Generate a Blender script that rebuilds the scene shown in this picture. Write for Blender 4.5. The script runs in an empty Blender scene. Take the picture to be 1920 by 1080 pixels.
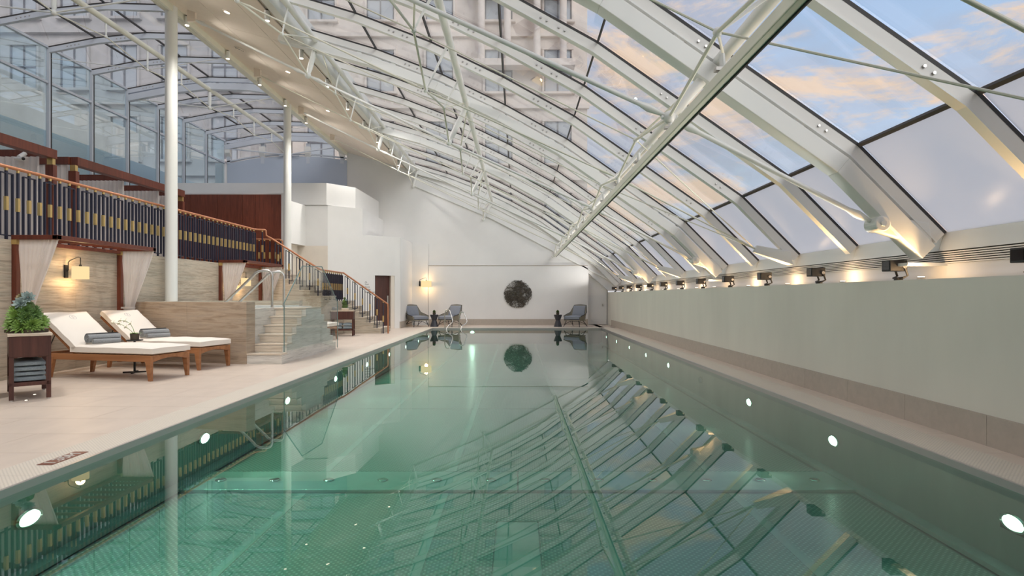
import bpy, math, random
from mathutils import Vector, Matrix
random.seed(7)
C = bpy.context.scene.collection
PI = math.pi
H = 1.15          # eye height
F = 1100.0        # focal length in pixels of the 1920 px wide frame

# ------------------------------------------------------------------ camera
cam_d = bpy.data.cameras.new('camera')
cam_d.sensor_width = 36.0
cam_d.lens = F / 1920 * 36
cam_d.shift_x = -10 / 1920
cam_d.shift_y = 15 / 1920
cam_d.clip_end = 400
cam = bpy.data.objects.new('camera', cam_d)
C.objects.link(cam)
cam.location = (0, 0, H)
cam.rotation_euler = (PI / 2, 0, 0)
sc = bpy.context.scene
sc.camera = cam

# ------------------------------------------------------------------ view
sc.view_settings.view_transform = 'Standard'
sc.view_settings.look = 'None'
sc.view_settings.exposure = 0.0
sc.view_settings.gamma = 1.0
sc.view_settings.use_curve_mapping = False
cy = sc.cycles
cy.use_denoising = True
cy.max_bounces = 8
cy.diffuse_bounces = 4
cy.glossy_bounces = 4
cy.transmission_bounces = 4
cy.transparent_max_bounces = 32
cy.caustics_reflective = False
cy.caustics_refractive = False
cy.sample_clamp_indirect = 4.0


def lin(r, g, b):
    def f(c):
        c /= 255.0
        return c / 12.92 if c <= 0.04045 else ((c + 0.055) / 1.055) ** 2.4
    return (f(r), f(g), f(b), 1.0)


class NT:
    """small helper around a node tree"""
    def __init__(s, tree):
        s.t = tree
        s.n = tree.nodes
        s.l = tree.links

    def add(s, typ, inputs=None, **props):
        nd = s.n.new(typ)
        for k, v in props.items():
            setattr(nd, k, v)
        for k, v in (inputs or {}).items():
            if hasattr(v, 'bl_rna') and isinstance(v, bpy.types.NodeSocket):
                s.l.new(v, nd.inputs[k])
            else:
                nd.inputs[k].default_value = v
        return nd

    def math(s, op, a, b=0.0, c=None, clamp=False):
        nd = s.n.new('ShaderNodeMath')
        nd.operation = op
        nd.use_clamp = clamp
        for i, v in enumerate((a, b) if c is None else (a, b, c)):
            if isinstance(v, bpy.types.NodeSocket):
                s.l.new(v, nd.inputs[i])
            else:
                nd.inputs[i].default_value = v
        return nd.outputs[0]

    def mix(s, f, a, b):
        nd = s.n.new('ShaderNodeMix')
        nd.data_type = 'RGBA'
        for i, v in ((0, f), (6, a), (7, b)):
            if isinstance(v, bpy.types.NodeSocket):
                s.l.new(v, nd.inputs[i])
            else:
                nd.inputs[i].default_value = v
        return nd.outputs[2]

    def ramp(s, f, stops):
        nd = s.n.new('ShaderNodeValToRGB')
        el = nd.color_ramp.elements
        while len(el) > 1:
            el.remove(el[-1])
        el[0].position, el[0].color = stops[0]
        for p, c in stops[1:]:
            e = el.new(p)
            e.color = c
        s.l.new(f, nd.inputs[0])
        return nd.outputs[0]


# ------------------------------------------------------------------ sky
world = bpy.data.worlds.new('dusk_sky')
sc.world = world
world.use_nodes = True
w = NT(world.node_tree)
w.n.clear()
tc = w.add('ShaderNodeTexCoord').outputs['Generated']
sep = w.add('ShaderNodeSeparateXYZ', {0: tc})
zz = sep.outputs[2]
base = w.ramp(w.math('MULTIPLY_ADD', zz, 0.5, 0.5, clamp=True), [
    (0.0, lin(120, 122, 126)), (0.49, lin(170, 172, 178)), (0.52, lin(222, 220, 222)), (0.62, lin(196, 214, 240)),
    (0.75, lin(164, 190, 228)), (1.0, lin(140, 170, 215))])
mp = w.add('ShaderNodeMapping', {'Vector': tc, 'Scale': (1.0, 1.0, 3.4)})
n1 = w.add('ShaderNodeTexNoise', {'Vector': mp.outputs[0], 'Scale': 4.2, 'Detail': 10.0, 'Roughness': 0.66, 'Distortion': 0.3}).outputs[0]
mp2 = w.add('ShaderNodeMapping', {'Vector': tc, 'Location': (3.1, 1.7, 0.4), 'Scale': (1.0, 1.0, 2.6)})
n2 = w.add('ShaderNodeTexNoise', {'Vector': mp2.outputs[0], 'Scale': 2.0, 'Detail': 7.0, 'Roughness': 0.6, 'Distortion': 0.2}).outputs[0]
grey = w.ramp(n2, [(0.42, (0, 0, 0, 1)), (0.6, (1, 1, 1, 1))])
glow = w.ramp(n1, [(0.475, (0, 0, 0, 1)), (0.585, (1, 1, 1, 1))])
c1 = w.mix(w.math('MULTIPLY', grey, 0.75), base, lin(186, 182, 194))
c2 = w.mix(w.math('MULTIPLY', glow, 0.85), c1, lin(255, 218, 186))
above = w.ramp(zz, [(0.0, (0, 0, 0, 1)), (0.06, (1, 1, 1, 1))])
c3 = w.mix(above, base, c2)
bg = w.add('ShaderNodeBackground', {'Color': c3, 'Strength': 1.15})
out = w.add('ShaderNodeOutputWorld')
w.l.new(bg.outputs[0], out.inputs[0])
fill_sun_d = bpy.data.lights.new('sun', 'SUN')  # soft low sun, added to brighten the facade and the hall
fill_sun_d.energy = 1.5
fill_sun_d.angle = math.radians(35)
fill_sun_d.color = (1.0, 0.95, 0.91)
fill_sun_o = bpy.data.objects.new('sun', fill_sun_d)
C.objects.link(fill_sun_o)
fill_sun_o.rotation_euler = Vector((-0.50, 0.75, -0.50)).to_track_quat('-Z', 'Y').to_euler()


# ------------------------------------------------------------------ materials
def new_mat(name):
    m = bpy.data.materials.new(name)
    m.use_nodes = True
    t = NT(m.node_tree)
    t.n.clear()
    o = t.add('ShaderNodeOutputMaterial')
    return m, t, o


def pbsdf(name, col, rough=0.6, metal=0.0, spec=0.5, var=0.0, vscale=6.0, bump=0.0, bscale=60.0, stretch=(1, 1, 1), sheen=0.0, emit=None, estr=0.0):
    m, t, o = new_mat(name)
    b = t.add('ShaderNodeBsdfPrincipled', {'Roughness': rough, 'Metallic': metal, 'Specular IOR Level': spec, 'Base Color': col})
    if var or bump:
        g = t.add('ShaderNodeNewGeometry').outputs['Position']
        mpn = t.add('ShaderNodeMapping', {'Vector': g, 'Scale': stretch}).outputs[0]
    if var:
        n = t.add('ShaderNodeTexNoise', {'Vector': mpn, 'Scale': vscale, 'Detail': 5.0, 'Roughness': 0.6}).outputs[0]
        lo = tuple(c * (1 - var) for c in col[:3]) + (1,)
        hi = tuple(min(1, c * (1 + var)) for c in col[:3]) + (1,)
        t.l.new(t.ramp(n, [(0.3, lo), (0.7, hi)]), b.inputs['Base Color'])
    if bump:
        n = t.add('ShaderNodeTexNoise', {'Vector': mpn, 'Scale': bscale, 'Detail': 3.0}).outputs[0]
        bp = t.add('ShaderNodeBump', {'Height': n, 'Strength': bump, 'Distance': 0.01})
        t.l.new(bp.outputs[0], b.inputs['Normal'])
    if sheen:
        b.inputs['Sheen Weight'].default_value = sheen
    if emit:
        b.inputs['Emission Color'].default_value = emit
        b.inputs['Emission Strength'].default_value = estr
    t.l.new(b.outputs[0], o.inputs[0])
    return m


def stone(name, a, b_, c_, rough=0.45, warm=0.5):
    """travertine: long level veins"""
    m, t, o = new_mat(name)
    g = t.add('ShaderNodeNewGeometry').outputs['Position']
    m1 = t.add('ShaderNodeMapping', {'Vector': g, 'Scale': (0.9, 0.9, 13.0)}).outputs[0]
    m2 = t.add('ShaderNodeMapping', {'Vector': g, 'Scale': (2.2, 2.2, 46.0)}).outputs[0]
    n1_ = t.add('ShaderNodeTexNoise', {'Vector': m1, 'Scale': 1.0, 'Detail': 8.0, 'Roughness': 0.68, 'Distortion': 0.5}).outputs[0]
    n2_ = t.add('ShaderNodeTexNoise', {'Vector': m2, 'Scale': 1.0, 'Detail': 5.0, 'Roughness': 0.7, 'Distortion': 0.3}).outputs[0]
    col1 = t.ramp(n1_, [(0.3, a), (0.48, b_), (0.58, c_), (0.72, b_)])
    f = t.ramp(n2_, [(0.36, (1, 1, 1, 1)), (0.5, (0, 0, 0, 1))])
    dk = tuple(x * 0.62 for x in a[:3]) + (1,)
    col2 = t.mix(t.math('MULTIPLY', f, 0.55), col1, dk)
    b = t.add('ShaderNodeBsdfPrincipled', {'Roughness': rough, 'Base Color': col2})
    bp = t.add('ShaderNodeBump', {'Height': n2_, 'Strength': 0.15, 'Distance': 0.004})
    t.l.new(bp.outputs[0], b.inputs['Normal'])
    t.l.new(b.outputs[0], o.inputs[0])
    return m


def wood(name, a, b_, rough=0.45, axis='z', scale=1.0):
    m, t, o = new_mat(name)
    g = t.add('ShaderNodeTexCoord').outputs['Object']
    s = {'z': (26, 26, 1.6), 'x': (1.6, 26, 26), 'y': (26, 1.6, 26)}[axis]
    mpn = t.add('ShaderNodeMapping', {'Vector': g, 'Scale': tuple(q * scale for q in s)}).outputs[0]
    n = t.add('ShaderNodeTexNoise', {'Vector': mpn, 'Scale': 1.0, 'Detail': 6.0, 'Roughness': 0.65, 'Distortion': 0.8}).outputs[0]
    col = t.ramp(n, [(0.3, a), (0.7, b_)])
    b = t.add('ShaderNodeBsdfPrincipled', {'Roughness': rough, 'Base Color': col})
    t.l.new(b.outputs[0], o.inputs[0])
    return m


def glass(name, tint, gloss=1.0, f0=0.04):
    m, t, o = new_mat(name)
    tr = t.add('ShaderNodeBsdfTransparent', {'Color': tint})
    gl = t.add('ShaderNodeBsdfGlossy', {'Color': (gloss, gloss, gloss, 1), 'Roughness': 0.0})
    fc = t.add('ShaderNodeLayerWeight', {'Blend': 0.5}).outputs['Facing']
    lw = t.math('MULTIPLY_ADD', t.math('POWER', fc, 5.0), 0.9, f0, clamp=True)
    mx = t.add('ShaderNodeMixShader', {0: lw, 1: tr.outputs[0], 2: gl.outputs[0]})
    t.l.new(mx.outputs[0], o.inputs[0])
    return m


def frosted(name, col):
    m, t, o = new_mat(name)
    tl = t.add('ShaderNodeBsdfTranslucent', {'Color': col})
    df = t.add('ShaderNodeBsdfDiffuse', {'Color': col})
    gl = t.add('ShaderNodeBsdfGlossy', {'Roughness': 0.25})
    mx = t.add('ShaderNodeMixShader', {0: 0.12, 1: tl.outputs[0], 2: df.outputs[0]})
    m2 = t.add('ShaderNodeMixShader', {0: 0.04, 1: mx.outputs[0], 2: gl.outputs[0]})
    t.l.new(m2.outputs[0], o.inputs[0])
    return m


def cloth(name, col, trans=0.35, wscale=0.0):
    m, t, o = new_mat(name)
    df = t.add('ShaderNodeBsdfDiffuse', {'Color': col})
    tl = t.add('ShaderNodeBsdfTranslucent', {'Color': col})
    mx = t.add('ShaderNodeMixShader', {0: trans, 1: df.outputs[0], 2: tl.outputs[0]})
    g = t.add('ShaderNodeNewGeometry').outputs['Position']
    n = t.add('ShaderNodeTexNoise', {'Vector': g, 'Scale': 220.0, 'Detail': 2.0}).outputs[0]
    bp = t.add('ShaderNodeBump', {'Height': n, 'Strength': 0.25, 'Distance': 0.002})
    t.l.new(bp.outputs[0], df.inputs['Normal'])
    t.l.new(mx.outputs[0], o.inputs[0])
    return m


def lit(name, col, strength):
    m, t, o = new_mat(name)
    e = t.add('ShaderNodeEmission', {'Color': col, 'Strength': strength})
    t.l.new(e.outputs[0], o.inputs[0])
    return m


def water_mat(name, tint):
    m, t, o = new_mat(name)
    g = t.add('ShaderNodeNewGeometry').outputs['Position']
    n = t.add('ShaderNodeTexNoise', {'Vector': g, 'Scale': 1.6, 'Detail': 2.0, 'Roughness': 0.4}).outputs[0]
    bp = t.add('ShaderNodeBump', {'Height': n, 'Strength': 0.035, 'Distance': 0.006})
    tr = t.add('ShaderNodeBsdfTransparent', {'Color': tint})
    gl = t.add('ShaderNodeBsdfGlossy', {'Color': (1, 1, 1, 1), 'Roughness': 0.0, 'Normal': bp.outputs[0]})
    fr = t.add('ShaderNodeFresnel', {'IOR': 1.5, 'Normal': bp.outputs[0]}).outputs[0]
    mx = t.add('ShaderNodeMixShader', {0: fr, 1: tr.outputs[0], 2: gl.outputs[0]})
    t.l.new(mx.outputs[0], o.inputs[0])
    return m


def studded(name, base_c, dot_c, pitch=0.034, rough=0.28):
    """stainless sheet with pressed studs on a diagonal grid"""
    m, t, o = new_mat(name)
    g = t.add('ShaderNodeNewGeometry').outputs['Position']
    s = t.add('ShaderNodeSeparateXYZ', {0: g})
    u = t.math('MULTIPLY', s.outputs[0], 1 / pitch)
    v = t.math('MULTIPLY', s.outputs[1], 1 / pitch)

    def cell(du):
        fu = t.math('SUBTRACT', t.math('FRACT', t.math('ADD', u, du)), 0.5)
        fv = t.math('SUBTRACT', t.math('FRACT', t.math('ADD', v, du)), 0.5)
        d = t.math('SQRT', t.math('ADD', t.math('MULTIPLY', fu, fu), t.math('MULTIPLY', fv, fv)))
        return t.math('SUBTRACT', 1.0, t.math('MULTIPLY', d, 1 / 0.26), clamp=True)
    h = t.math('MAXIMUM', cell(0.0), cell(0.5))
    hs = t.math('SMOOTH_MIN', h, 0.6, 0.2)
    n = t.add('ShaderNodeTexNoise', {'Vector': g, 'Scale': 1.3, 'Detail': 3.0}).outputs[0]
    col = t.mix(t.math('MULTIPLY', h, 0.9, clamp=True), base_c, dot_c)
    col = t.mix(t.math('MULTIPLY', n, 0.25), col, tuple(c * 0.6 for c in base_c[:3]) + (1,))
    b = t.add('ShaderNodeBsdfPrincipled', {'Metallic': 0.1, 'Roughness': rough, 'Base Color': col})
    bp = t.add('ShaderNodeBump', {'Height': hs, 'Strength': 0.6, 'Distance': 0.006})
    t.l.new(bp.outputs[0], b.inputs['Normal'])
    t.l.new(b.outputs[0], o.inputs[0])
    return m


def grate_mat(name, col):
    m, t, o = new_mat(name)
    g = t.add('ShaderNodeNewGeometry').outputs['Position']
    s = t.add('ShaderNodeSeparateXYZ', {0: g})
    a = t.math('ABSOLUTE', t.math('SINE', t.math('MULTIPLY', t.math('ADD', s.outputs[0], s.outputs[1]), 120.0)))
    b2 = t.math('ABSOLUTE', t.math('SINE', t.math('MULTIPLY', t.math('SUBTRACT', s.outputs[0], s.outputs[1]), 120.0)))
    h = t.math('MULTIPLY', a, b2)
    b = t.add('ShaderNodeBsdfPrincipled', {'Roughness': 0.55, 'Base Color': t.mix(h, tuple(c * 0.78 for c in col[:3]) + (1,), col)})
    bp = t.add('ShaderNodeBump', {'Height': h, 'Strength': 0.35, 'Distance': 0.004})
    t.l.new(bp.outputs[0], b.inputs['Normal'])
    t.l.new(b.outputs[0], o.inputs[0])
    return m


M = {}
M['plaster'] = pbsdf('white plaster', (0.78, 0.77, 0.75, 1), 0.85, var=0.02, vscale=1.5, spec=0.2)
M['plaster_green'] = pbsdf('grey green plaster', (0.70, 0.68, 0.60, 1), 0.85, var=0.05, vscale=1.1, spec=0.2, stretch=(1, 1, 0.25))
M['plaster_cool'] = pbsdf('cool white plaster', (0.80, 0.85, 0.90, 1), 0.85, var=0.02, spec=0.2)
M['vault_sky_tint'] = pbsdf('white plaster with painted skylight tint', (0.50, 0.55, 0.63, 1), 0.85, spec=0.2)  # cool skylight and shade put into the colour of the white plaster
M['plaster_warm'] = pbsdf('warm white plaster', (0.78, 0.71, 0.62, 1), 0.85, var=0.02, spec=0.2)
M['white_steel'] = pbsdf('white painted steel', (0.80, 0.80, 0.76, 1), 0.35)
M['grey_steel'] = pbsdf('pale grey painted steel', (0.80, 0.78, 0.73, 1), 0.4)
M['blue_steel'] = pbsdf('cool grey painted steel', (0.58, 0.61, 0.66, 1), 0.4)
M['cream_steel'] = pbsdf('cream painted steel', (0.76, 0.74, 0.62, 1), 0.38)
M['soffit'] = pbsdf('beige ceiling board', (0.82, 0.71, 0.60, 1), 0.7, var=0.02, spec=0.2)
M['gasket'] = pbsdf('black gasket', (0.035, 0.033, 0.032, 1), 0.6)
M['black'] = pbsdf('black lacquer', (0.018, 0.018, 0.018, 1), 0.5)
M['navy'] = pbsdf('navy bronze bar', (0.016, 0.016, 0.035, 1), 0.4)
M['lens_dark'] = pbsdf('dark lens glass', (0.02, 0.022, 0.025, 1), 0.12)
M['brass'] = pbsdf('brushed brass', (0.62, 0.44, 0.18, 1), 0.35, metal=0.7)
M['copper'] = pbsdf('copper brown handrail', (0.48, 0.2, 0.1, 1), 0.35, metal=0.3)
M['chrome'] = pbsdf('polished steel', (0.72, 0.70, 0.66, 1), 0.16, metal=1.0)
M['satin'] = pbsdf('satin steel', (0.55, 0.53, 0.50, 1), 0.32, metal=1.0)
M['rim_steel'] = pbsdf('steel pool rim', (0.55, 0.52, 0.5, 1), 0.3, metal=0.6)
M['travertine'] = stone('grey beige travertine', lin(150, 136, 118), lin(194, 182, 164), lin(172, 164, 148))
M['travertine_b'] = stone('brown travertine', lin(150, 130, 110), lin(180, 162, 142), lin(165, 150, 134))
M['travertine_p'] = stone('pale travertine', lin(192, 187, 177), lin(220, 216, 208), lin(208, 204, 196))
M['tread'] = stone('step travertine', lin(196, 180, 160), lin(215, 203, 186), lin(206, 192, 175))
M['tile'] = pbsdf('sand floor tile', lin(212, 197, 182), 0.42, var=0.06, vscale=2.0, bump=0.03, bscale=30, stretch=(2, 1, 1))
M['skirting'] = pbsdf('grey stone skirting', lin(176, 166, 154), 0.6, var=0.06, vscale=14.0)
M['grout'] = pbsdf('floor grout', lin(150, 136, 122), 0.9)
M['grate'] = grate_mat('cream overflow grate', lin(222, 212, 196))
M['pool_wall'] = pbsdf('pool wall steel', (0.46, 0.50, 0.46, 1), 0.3, metal=0.3, var=0.12, vscale=2.0, stretch=(1, 1, 0.3))
M['pool_floor'] = studded('studded steel', (0.40, 0.48, 0.44, 1), (1.0, 1.0, 1.0, 1), pitch=0.046)
M['pool_smooth'] = pbsdf('smooth pool steel', (0.62, 0.68, 0.65, 1), 0.25, metal=0.1, var=0.1, vscale=3.0)
M['water'] = water_mat('pool water', (0.47, 0.90, 0.74, 1))
M['roof_glass'] = glass('clear roof glass', (0.92, 0.945, 0.955, 1), 1.0, 0.035)
M['wall_glass'] = glass('cool wall glass', (0.80, 0.90, 0.93, 1), 1.0, 0.16)
M['guard_glass'] = glass('guard glass', (0.96, 0.985, 0.98, 1), 0.7, 0.012)
M['glass_edge'] = pbsdf('green glass edge', (0.12, 0.22, 0.22, 1), 0.15)
M['frosted'] = frosted('frosted glass', (0.75, 0.78, 0.81, 1))
M['mahogany'] = wood('dark red timber', lin(82, 38, 26), lin(118, 60, 42), 0.45, 'z', 0.6)
M['panel_wood'] = wood('walnut wall panel', lin(92, 42, 26), lin(132, 68, 46), 0.4, 'z', 1.0)
M['dark_wood'] = wood('dark walnut', lin(62, 34, 28), lin(92, 54, 44), 0.45, 'z', 0.6)
M['teak'] = wood('teak', lin(138, 88, 54), lin(178, 124, 82), 0.42, 'x', 0.5)
M['canvas'] = cloth('cream canvas', (0.86, 0.80, 0.72, 1), 0.0)
M['curtain'] = cloth('white sheer curtain', (0.84, 0.80, 0.78, 1), 0.45)
M['towel'] = pbsdf('grey towel', (0.31, 0.325, 0.335, 1), 0.95, bump=0.8, bscale=300, sheen=0.3, var=0.15, vscale=60)
M['towel_b'] = pbsdf('blue grey towel', (0.30, 0.36, 0.39, 1), 0.95, bump=0.8, bscale=300, sheen=0.3, var=0.15, vscale=60)
M['cushion'] = pbsdf('blue grey cushion', (0.24, 0.26, 0.30, 1), 0.9, bump=0.3, bscale=200)
M['wicker'] = pbsdf('taupe weave', (0.24, 0.22, 0.17, 1), 0.8, bump=0.9, bscale=120)
M['marble'] = stone('striped cream marble', lin(186, 160, 132), lin(226, 214, 196), lin(210, 196, 178), 0.25)
M['leaf'] = pbsdf('green succulent leaf', (0.20, 0.33, 0.07, 1), 0.45, var=0.4, vscale=30)
M['leaf_d'] = pbsdf('dark succulent leaf', (0.10, 0.19, 0.05, 1), 0.5, var=0.4, vscale=30)
M['leaf_blue'] = pbsdf('blue succulent leaf', (0.28, 0.36, 0.34, 1), 0.5, var=0.25, vscale=30)
M['leaf_bronze'] = pbsdf('bronze succulent leaf', (0.24, 0.2, 0.09, 1), 0.5, var=0.3, vscale=30)
M['petal'] = pbsdf('cream orchid petal', (0.85, 0.82, 0.66, 1), 0.6)
M['moss'] = pbsdf('moss', (0.07, 0.11, 0.03, 1), 0.95, bump=1.0, bscale=80, var=0.4, vscale=50)
M['soil'] = pbsdf('soil', (0.05, 0.035, 0.025, 1), 0.95)
M['pot'] = pbsdf('dark clay pot', (0.07, 0.055, 0.035, 1), 0.6)
M['table_dark'] = pbsdf('charcoal composite', (0.03, 0.032, 0.042, 1), 0.5)
M['shade'] = lit('lit linen shade', (1.0, 0.74, 0.38, 1), 1.05)
M['bulb'] = lit('lamp lens', (1.0, 0.86, 0.68, 1), 6.0)
M['pool_lamp'] = lit('pool lamp lens', (1.0, 0.97, 0.88, 1), 7.0)
M['facade'] = pbsdf('stone facade', (0.80, 0.72, 0.65, 1), 0.9, var=0.12, vscale=1.0)
M['facade_d'] = pbsdf('dark stone facade', (0.55, 0.53, 0.52, 1), 0.9, var=0.12, vscale=1.0)
M['city_glass'] = pbsdf('blue window pane', (0.50, 0.54, 0.58, 1), 0.25, metal=0.0)
M['window_frame'] = pbsdf('grey window frame', (0.2, 0.2, 0.22, 1), 0.6)
M['plaque'] = pbsdf('brown depth plaque', lin(120, 72, 58), 0.4)
M['sign_dark'] = pbsdf('dark green sign', (0.05, 0.1, 0.07, 1), 0.4)
M['letter'] = pbsdf('pale lettering', (0.7, 0.68, 0.62, 1), 0.5)
M['letter_dark'] = pbsdf('dark lettering', (0.05, 0.055, 0.06, 1), 0.5)
M['ladder'] = M['chrome']


# ------------------------------------------------------------------ mesh helpers
def world_loc(o):
    v = Vector((0, 0, 0))
    while o is not None:
        v += o.location
        o = o.parent
    return v


class MB:
    def __init__(s):
        s.v, s.f = [], []

    def poly(s, pts, faces):
        k = len(s.v)
        s.v += [tuple(p) for p in pts]
        s.f += [tuple(i + k for i in q) for q in faces]
        return s

    def box(s, x0, x1, y0, y1, z0, z1):
        return s.poly([(x0, y0, z0), (x1, y0, z0), (x1, y1, z0), (x0, y1, z0), (x0, y0, z1), (x1, y0, z1), (x1, y1, z1), (x0, y1, z1)],
                      [(0, 3, 2, 1), (4, 5, 6, 7), (0, 1, 5, 4), (1, 2, 6, 5), (2, 3, 7, 6), (3, 0, 4, 7)])

    def hexa(s, bot, top):
        return s.poly(list(bot) + list(top), [(0, 3, 2, 1), (4, 5, 6, 7), (0, 1, 5, 4), (1, 2, 6, 5), (2, 3, 7, 6), (3, 0, 4, 7)])

    def bar(s, a, b, wd, ht, up=(0, 0, 1)):
        """rectangular bar from a to b; wd sideways, ht along up"""
        a, b = Vector(a), Vector(b)
        d = (b - a).normalized()
        u = Vector(up)
        side = d.cross(u)
        if side.length < 1e-5:
            side = d.cross(Vector((1, 0, 0)))
        side.normalize()
        u = side.cross(d).normalized()
        sx, ux = side * wd / 2, u * ht / 2
        return s.hexa([a - sx - ux, a + sx - ux, b + sx - ux, b - sx - ux], [a - sx + ux, a + sx + ux, b + sx + ux, b - sx + ux])

    def tube(s, a, b, r0, r1=None, n=8, cap=True):
        r1 = r0 if r1 is None else r1
        a, b = Vector(a), Vector(b)
        d = (b - a).normalized()
        u = d.orthogonal().normalized()
        v = d.cross(u)
        pts = []
        for c, r in ((a, r0), (b, r1)):
            for i in range(n):
                t = 2 * PI * i / n
                pts.append(c + (u * math.cos(t) + v * math.sin(t)) * r)
        fs = [(i, (i + 1) % n, n + (i + 1) % n, n + i) for i in range(n)]
        if cap:
            fs += [tuple(reversed(range(n))), tuple(range(n, 2 * n))]
        return s.poly(pts, fs)

    def path(s, pts, r, n=8):
        pts = [Vector(p) for p in pts]
        k = len(pts)
        rings = []
        ref = None
        for i, p in enumerate(pts):
            d = (pts[min(i + 1, k - 1)] - pts[max(i - 1, 0)]).normalized()
            if ref is None:
                ref = d.orthogonal().normalized()
            ref = (ref - d * ref.dot(d)).normalized()
            v = d.cross(ref)
            rr = r[i] if isinstance(r, (list, tuple)) else r
            rings.append([p + (ref * math.cos(2 * PI * j / n) + v * math.sin(2 * PI * j / n)) * rr for j in range(n)])
        base = [q for ring in rings for q in ring]
        fs = [(i * n + j, i * n + (j + 1) % n, (i + 1) * n + (j + 1) % n, (i + 1) * n + j) for i in range(k - 1) for j in range(n)]
        fs += [tuple(reversed(range(n))), tuple(range((k - 1) * n, k * n))]
        return s.poly(base, fs)

    def ball(s, c, r, nu=12, nv=8, sz=1.0):
        c = Vector(c)
        pts = [c + Vector((0, 0, r * sz))]
        for j in range(1, nv):
            ph = PI * j / nv
            for i in range(nu):
                th = 2 * PI * i / nu
                pts.append(c + Vector((math.sin(ph) * math.cos(th), math.sin(ph) * math.sin(th), math.cos(ph) * sz)) * r)
        pts.append(c - Vector((0, 0, r * sz)))
        fs = [(0, 1 + i, 1 + (i + 1) % nu) for i in range(nu)]
        for j in range(nv - 2):
            for i in range(nu):
                a = 1 + j * nu
                fs.append((a + i, a + nu + i, a + nu + (i + 1) % nu, a + (i + 1) % nu))
        a = 1 + (nv - 2) * nu
        fs += [(a + (i + 1) % nu, a + i, len(pts) - 1) for i in range(nu)]
        return s.poly(pts, fs)

    def lathe(s, prof, c=(0, 0, 0), n=20, cap=True):
        c = Vector(c)
        pts = [c + Vector((r * math.cos(2 * PI * i / n), r * math.sin(2 * PI * i / n), z)) for r, z in prof for i in range(n)]
        k = len(prof)
        fs = [(j * n + i, j * n + (i + 1) % n, (j + 1) * n + (i + 1) % n, (j + 1) * n + i) for j in range(k - 1) for i in range(n)]
        if cap:
            fs += [tuple(reversed(range(n))), tuple(range((k - 1) * n, k * n))]
        return s.poly(pts, fs)

    def prism(s, poly, z0, z1):
        n = len(poly)
        pts = [(x, y, z0) for x, y in poly] + [(x, y, z1) for x, y in poly]
        return s.poly(pts, [tuple(reversed(range(n))), tuple(range(n, 2 * n))] + [(i, (i + 1) % n, n + (i + 1) % n, n + i) for i in range(n)])

    def prism_y(s, poly, y0, y1):
        """poly in (x, z), extruded along y"""
        n = len(poly)
        pts = [(x, y0, z) for x, z in poly] + [(x, y1, z) for x, z in poly]
        return s.poly(pts, [tuple(range(n)), tuple(reversed(range(n, 2 * n)))] + [(i, n + i, n + (i + 1) % n, (i + 1) % n) for i in range(n)])

    def prism_x(s, poly, x0, x1):
        """poly in (y, z), extruded along x"""
        n = len(poly)
        pts = [(x0, y, z) for y, z in poly] + [(x1, y, z) for y, z in poly]
        return s.poly(pts, [tuple(range(n)), tuple(reversed(range(n, 2 * n)))] + [(i, n + i, n + (i + 1) % n, (i + 1) % n) for i in range(n)])

    def xf(s, mat):
        s.v = [tuple(mat @ Vector(p)) for p in s.v]
        return s

    def mesh(s, name, mat, smooth=False):
        me = bpy.data.meshes.new(name)
        me.from_pydata(s.v, [], s.f)
        me.materials.append(mat)
        me.validate()
        import bmesh
        bm = bmesh.new()
        bm.from_mesh(me)
        bmesh.ops.recalc_face_normals(bm, faces=bm.faces)
        bm.to_mesh(me)
        bm.free()
        if smooth:
            me.shade_smooth()
            try:
                me.set_sharp_from_angle(angle=math.radians(40))
            except Exception:
                pass
        return me

    def build(s, name, mat, parent=None, smooth=False, local=False, bevel=0.0, label=None, seg=2):
        if parent is not None and not local:
            off = world_loc(parent)
            s.v = [(p[0] - off.x, p[1] - off.y, p[2] - off.z) for p in s.v]
        o = bpy.data.objects.new(name, s.mesh(name, mat, smooth))
        C.objects.link(o)
        if parent is not None:
            o.parent = parent
        if bevel:
            b = o.modifiers.new('bevel', 'BEVEL')
            b.width = bevel
            b.segments = seg
            b.limit_method = 'ANGLE'
        if label:
            o['label'] = label
        return o


def place(me, name, loc, parent=None):
    o = bpy.data.objects.new(name, me)
    C.objects.link(o)
    o.location = loc
    if parent is not None:
        o.parent = parent
    return o


def tag(o, label, cat, group=None, kind=None):
    o['label'] = label
    o['category'] = cat
    if group:
        o['group'] = group
    if kind:
        o['kind'] = kind
    return o


def thing(name, label, cat, loc=(0, 0, 0), rz=0.0, group=None, kind=None):
    o = bpy.data.objects.new(name, None)
    C.objects.link(o)
    o.empty_display_size = 0.1
    o.location = loc
    o.rotation_euler = (0, 0, rz)
    return tag(o, label, cat, group, kind)


def kids(o):
    return [c for c in C.objects if c.parent == o]


def copy_tree(o, loc=None, rz=None, label=None, parent=None, childmap=None):
    if childmap is None:
        childmap = {}
        for c in C.objects:
            if c.parent is not None:
                childmap.setdefault(c.parent.name, []).append(c)
    c = o.copy()
    C.objects.link(c)
    if parent is not None:
        c.parent = parent
    if loc is not None:
        c.location = loc
    if rz is not None:
        c.rotation_euler = (0, 0, rz)
    if label:
        c['label'] = label
    for ch in childmap.get(o.name, []):
        copy_tree(ch, parent=c, childmap=childmap)
    return c


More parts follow.
